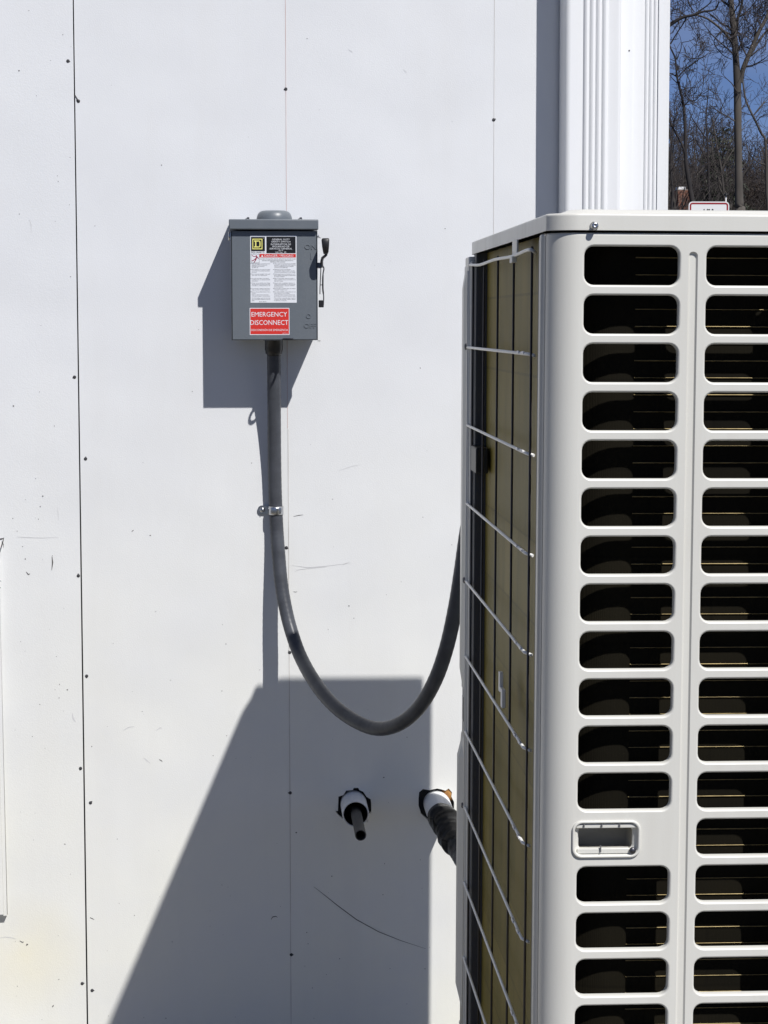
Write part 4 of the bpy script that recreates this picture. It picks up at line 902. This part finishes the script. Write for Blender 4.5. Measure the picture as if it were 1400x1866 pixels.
# further bare trees: four kinds, copied
protos = []
for k in range(4):
    rnd = random.Random(50+k); b = MB(); tw = MB(); H = rnd.uniform(7, 10)
    p = curl(Vector((0,0,-.1)), Vector((rnd.uniform(-.1,.1),0,1)), H, 9, rnd, 0.07, 0.04); rd = [0.11*(1-.85*i/9) for i in range(10)]
    b.tube(p, rd, 7, cap=False, wob=.1)
    for _ in range(9):
        i = rnd.randrange(3, 8); q = curl(p[i], Vector((rnd.uniform(-1,1), rnd.uniform(-1,1), 1.1)), rnd.uniform(2, 3.6), 6, rnd, .16, .05); r2 = [rd[i]*.55*(1-.8*j/6) for j in range(7)]
        b.tube(q, r2, 5, cap=False); twigs(tw, q, r2, rnd, 2, 3.0, 1.15)
    twigs(tw, p[4:], rd[4:], rnd, 2, 2.0, 1.3)
    protos.append((b, tw))
desc = ['bare young tree with upright branches in the woodland behind', 'bare slim tree with spreading branches in the woodland behind', 'bare grey tree with a leaning stem in the woodland behind', 'bare wiry tree with dense twigs in the woodland behind']
meshes = [None]*4; rnd = random.Random(99)
spots = []
for i in range(58):
    Yt = rnd.uniform(72, 135); px = rnd.uniform(1140, 1560); spots.append((px, Yt))
for i, (px, Yt) in enumerate(spots):
    k = i % 4; x = PT(px, 400, Yt).x; z = ground_z(x, Yt)
    t = thing('woodland_tree', desc[k], 'tree', (x, Yt, z), 'bare trees of the woodland behind')
    s = rnd.uniform(.85, 1.25)*(Yt/95)**.5; rot = rnd.uniform(0, 6.28)
    if meshes[k] is None:
        o1 = protos[k][0].build('trunk', M_['bark'], None); o2 = tag(protos[k][1].build('twigs', M_['twig'], None), kind='stuff'); meshes[k] = (o1, o2)
    else:
        o1, o2 = meshes[k][0].copy(), meshes[k][1].copy(); col.objects.link(o1); col.objects.link(o2)
    o1.parent = t; o2.parent = t; t.rotation_euler = (0, 0, rot); t.scale = (s, s, s)
# evergreen
def leafy(b, c, r, n, size, rnd, flat=0.6):
    for _ in range(n):
        d = Vector((rnd.gauss(0,1), rnd.gauss(0,1), rnd.gauss(0,1))); d = unit(d)*r*rnd.random()**0.4; p = c+Vector((d.x, d.y, d.z*flat))
        u = unit(Vector((rnd.gauss(0,1), rnd.gauss(0,1), rnd.gauss(0,1)))); v = unit(u.cross(Vector((rnd.gauss(0,1), rnd.gauss(0,1), rnd.gauss(0,1))))); s = size*rnd.uniform(.6, 1.4)
        b.add([p+u*s, p-u*s*.4+v*s*.35, p-u*s*.4-v*s*.35], [(0,1,2)], False)
def evergreen(label, px, pytop, wpx, Y, seed, flat=0.55):
    rnd = random.Random(seed); top = PT(px, pytop, Y); gzz = ground_z(top.x, Y); u = (Y+4)/FPX
    t = thing('evergreen_tree', label, 'tree', (top.x, Y, gzz))
    b = MB(); b.tube([(top.x, Y, gzz-.05), (top.x+.1, Y, (gzz+top.z)/2), (top.x, Y, top.z-.3)], [.16,.11,.03], 8); b.build('trunk', M_['bark2'], t)
    b = MB(); H = top.z-gzz
    for i in range(150):
        f = rnd.random()**0.8; z = top.z-.15-f*H*.92; w = wpx*u/2*min(1, (0.22+f*1.9))
        a = rnd.uniform(0, 6.28); rr_ = w*rnd.uniform(.3, 1.0); c = Vector((top.x+rr_*math.cos(a), Y+rr_*math.sin(a), z-rr_*.12)); leafy(b, c, rnd.uniform(.22, .50), 62, .11, rnd, flat)
    b.build('crown', M_['needles'], t)
evergreen('broad dark evergreen behind the tall grey trunk', 1318, 226, 115, 88, 5)
evergreen('lower dark evergreen left of the tall grey trunk', 1296, 272, 60, 84, 6)
# brown thicket under the trees
def thicket(px0, px1, pyt, Y, seed, n):
    rnd = random.Random(seed); b = MB()
    for i in range(n):
        px = rnd.uniform(px0, px1); x = PT(px, 400, Y).x; zt2 = PT(px, pyt+rnd.uniform(-8, 40), Y).z; z0 = ground_z(x, Y); yy = Y+rnd.uniform(-2, 2)
        q = curl(Vector((x, yy, z0-.05)), Vector((rnd.uniform(-.25,.25), 0, 1)), (zt2-z0), 6, rnd, .12, .05); b.tube(q, [.022*(1-.7*j/6) for j in range(7)], 3, cap=False)
        twigs(b, q, [.022]*7, rnd, 1, 3.5, .8)
        if i % 2 == 0:
            for j in range(2, 7): leafy(b, q[j], .45, 16, .10, rnd, 1)
    o = b.build('thicket', M_['litter']); tag(o, {21: 'brown leafy undergrowth at the right under the tall grey trunk', 22: 'thin undergrowth around the distant brick chimney', 23: 'far hazy band of brushwood at the back of the woodland'}[seed], 'undergrowth', kind='stuff'); return o
thicket(1275, 1520, 312, 92, 21, 420)
thicket(1195, 1300, 348, 100, 22, 90)
thicket(1190, 1560, 285, 132, 23, 420)
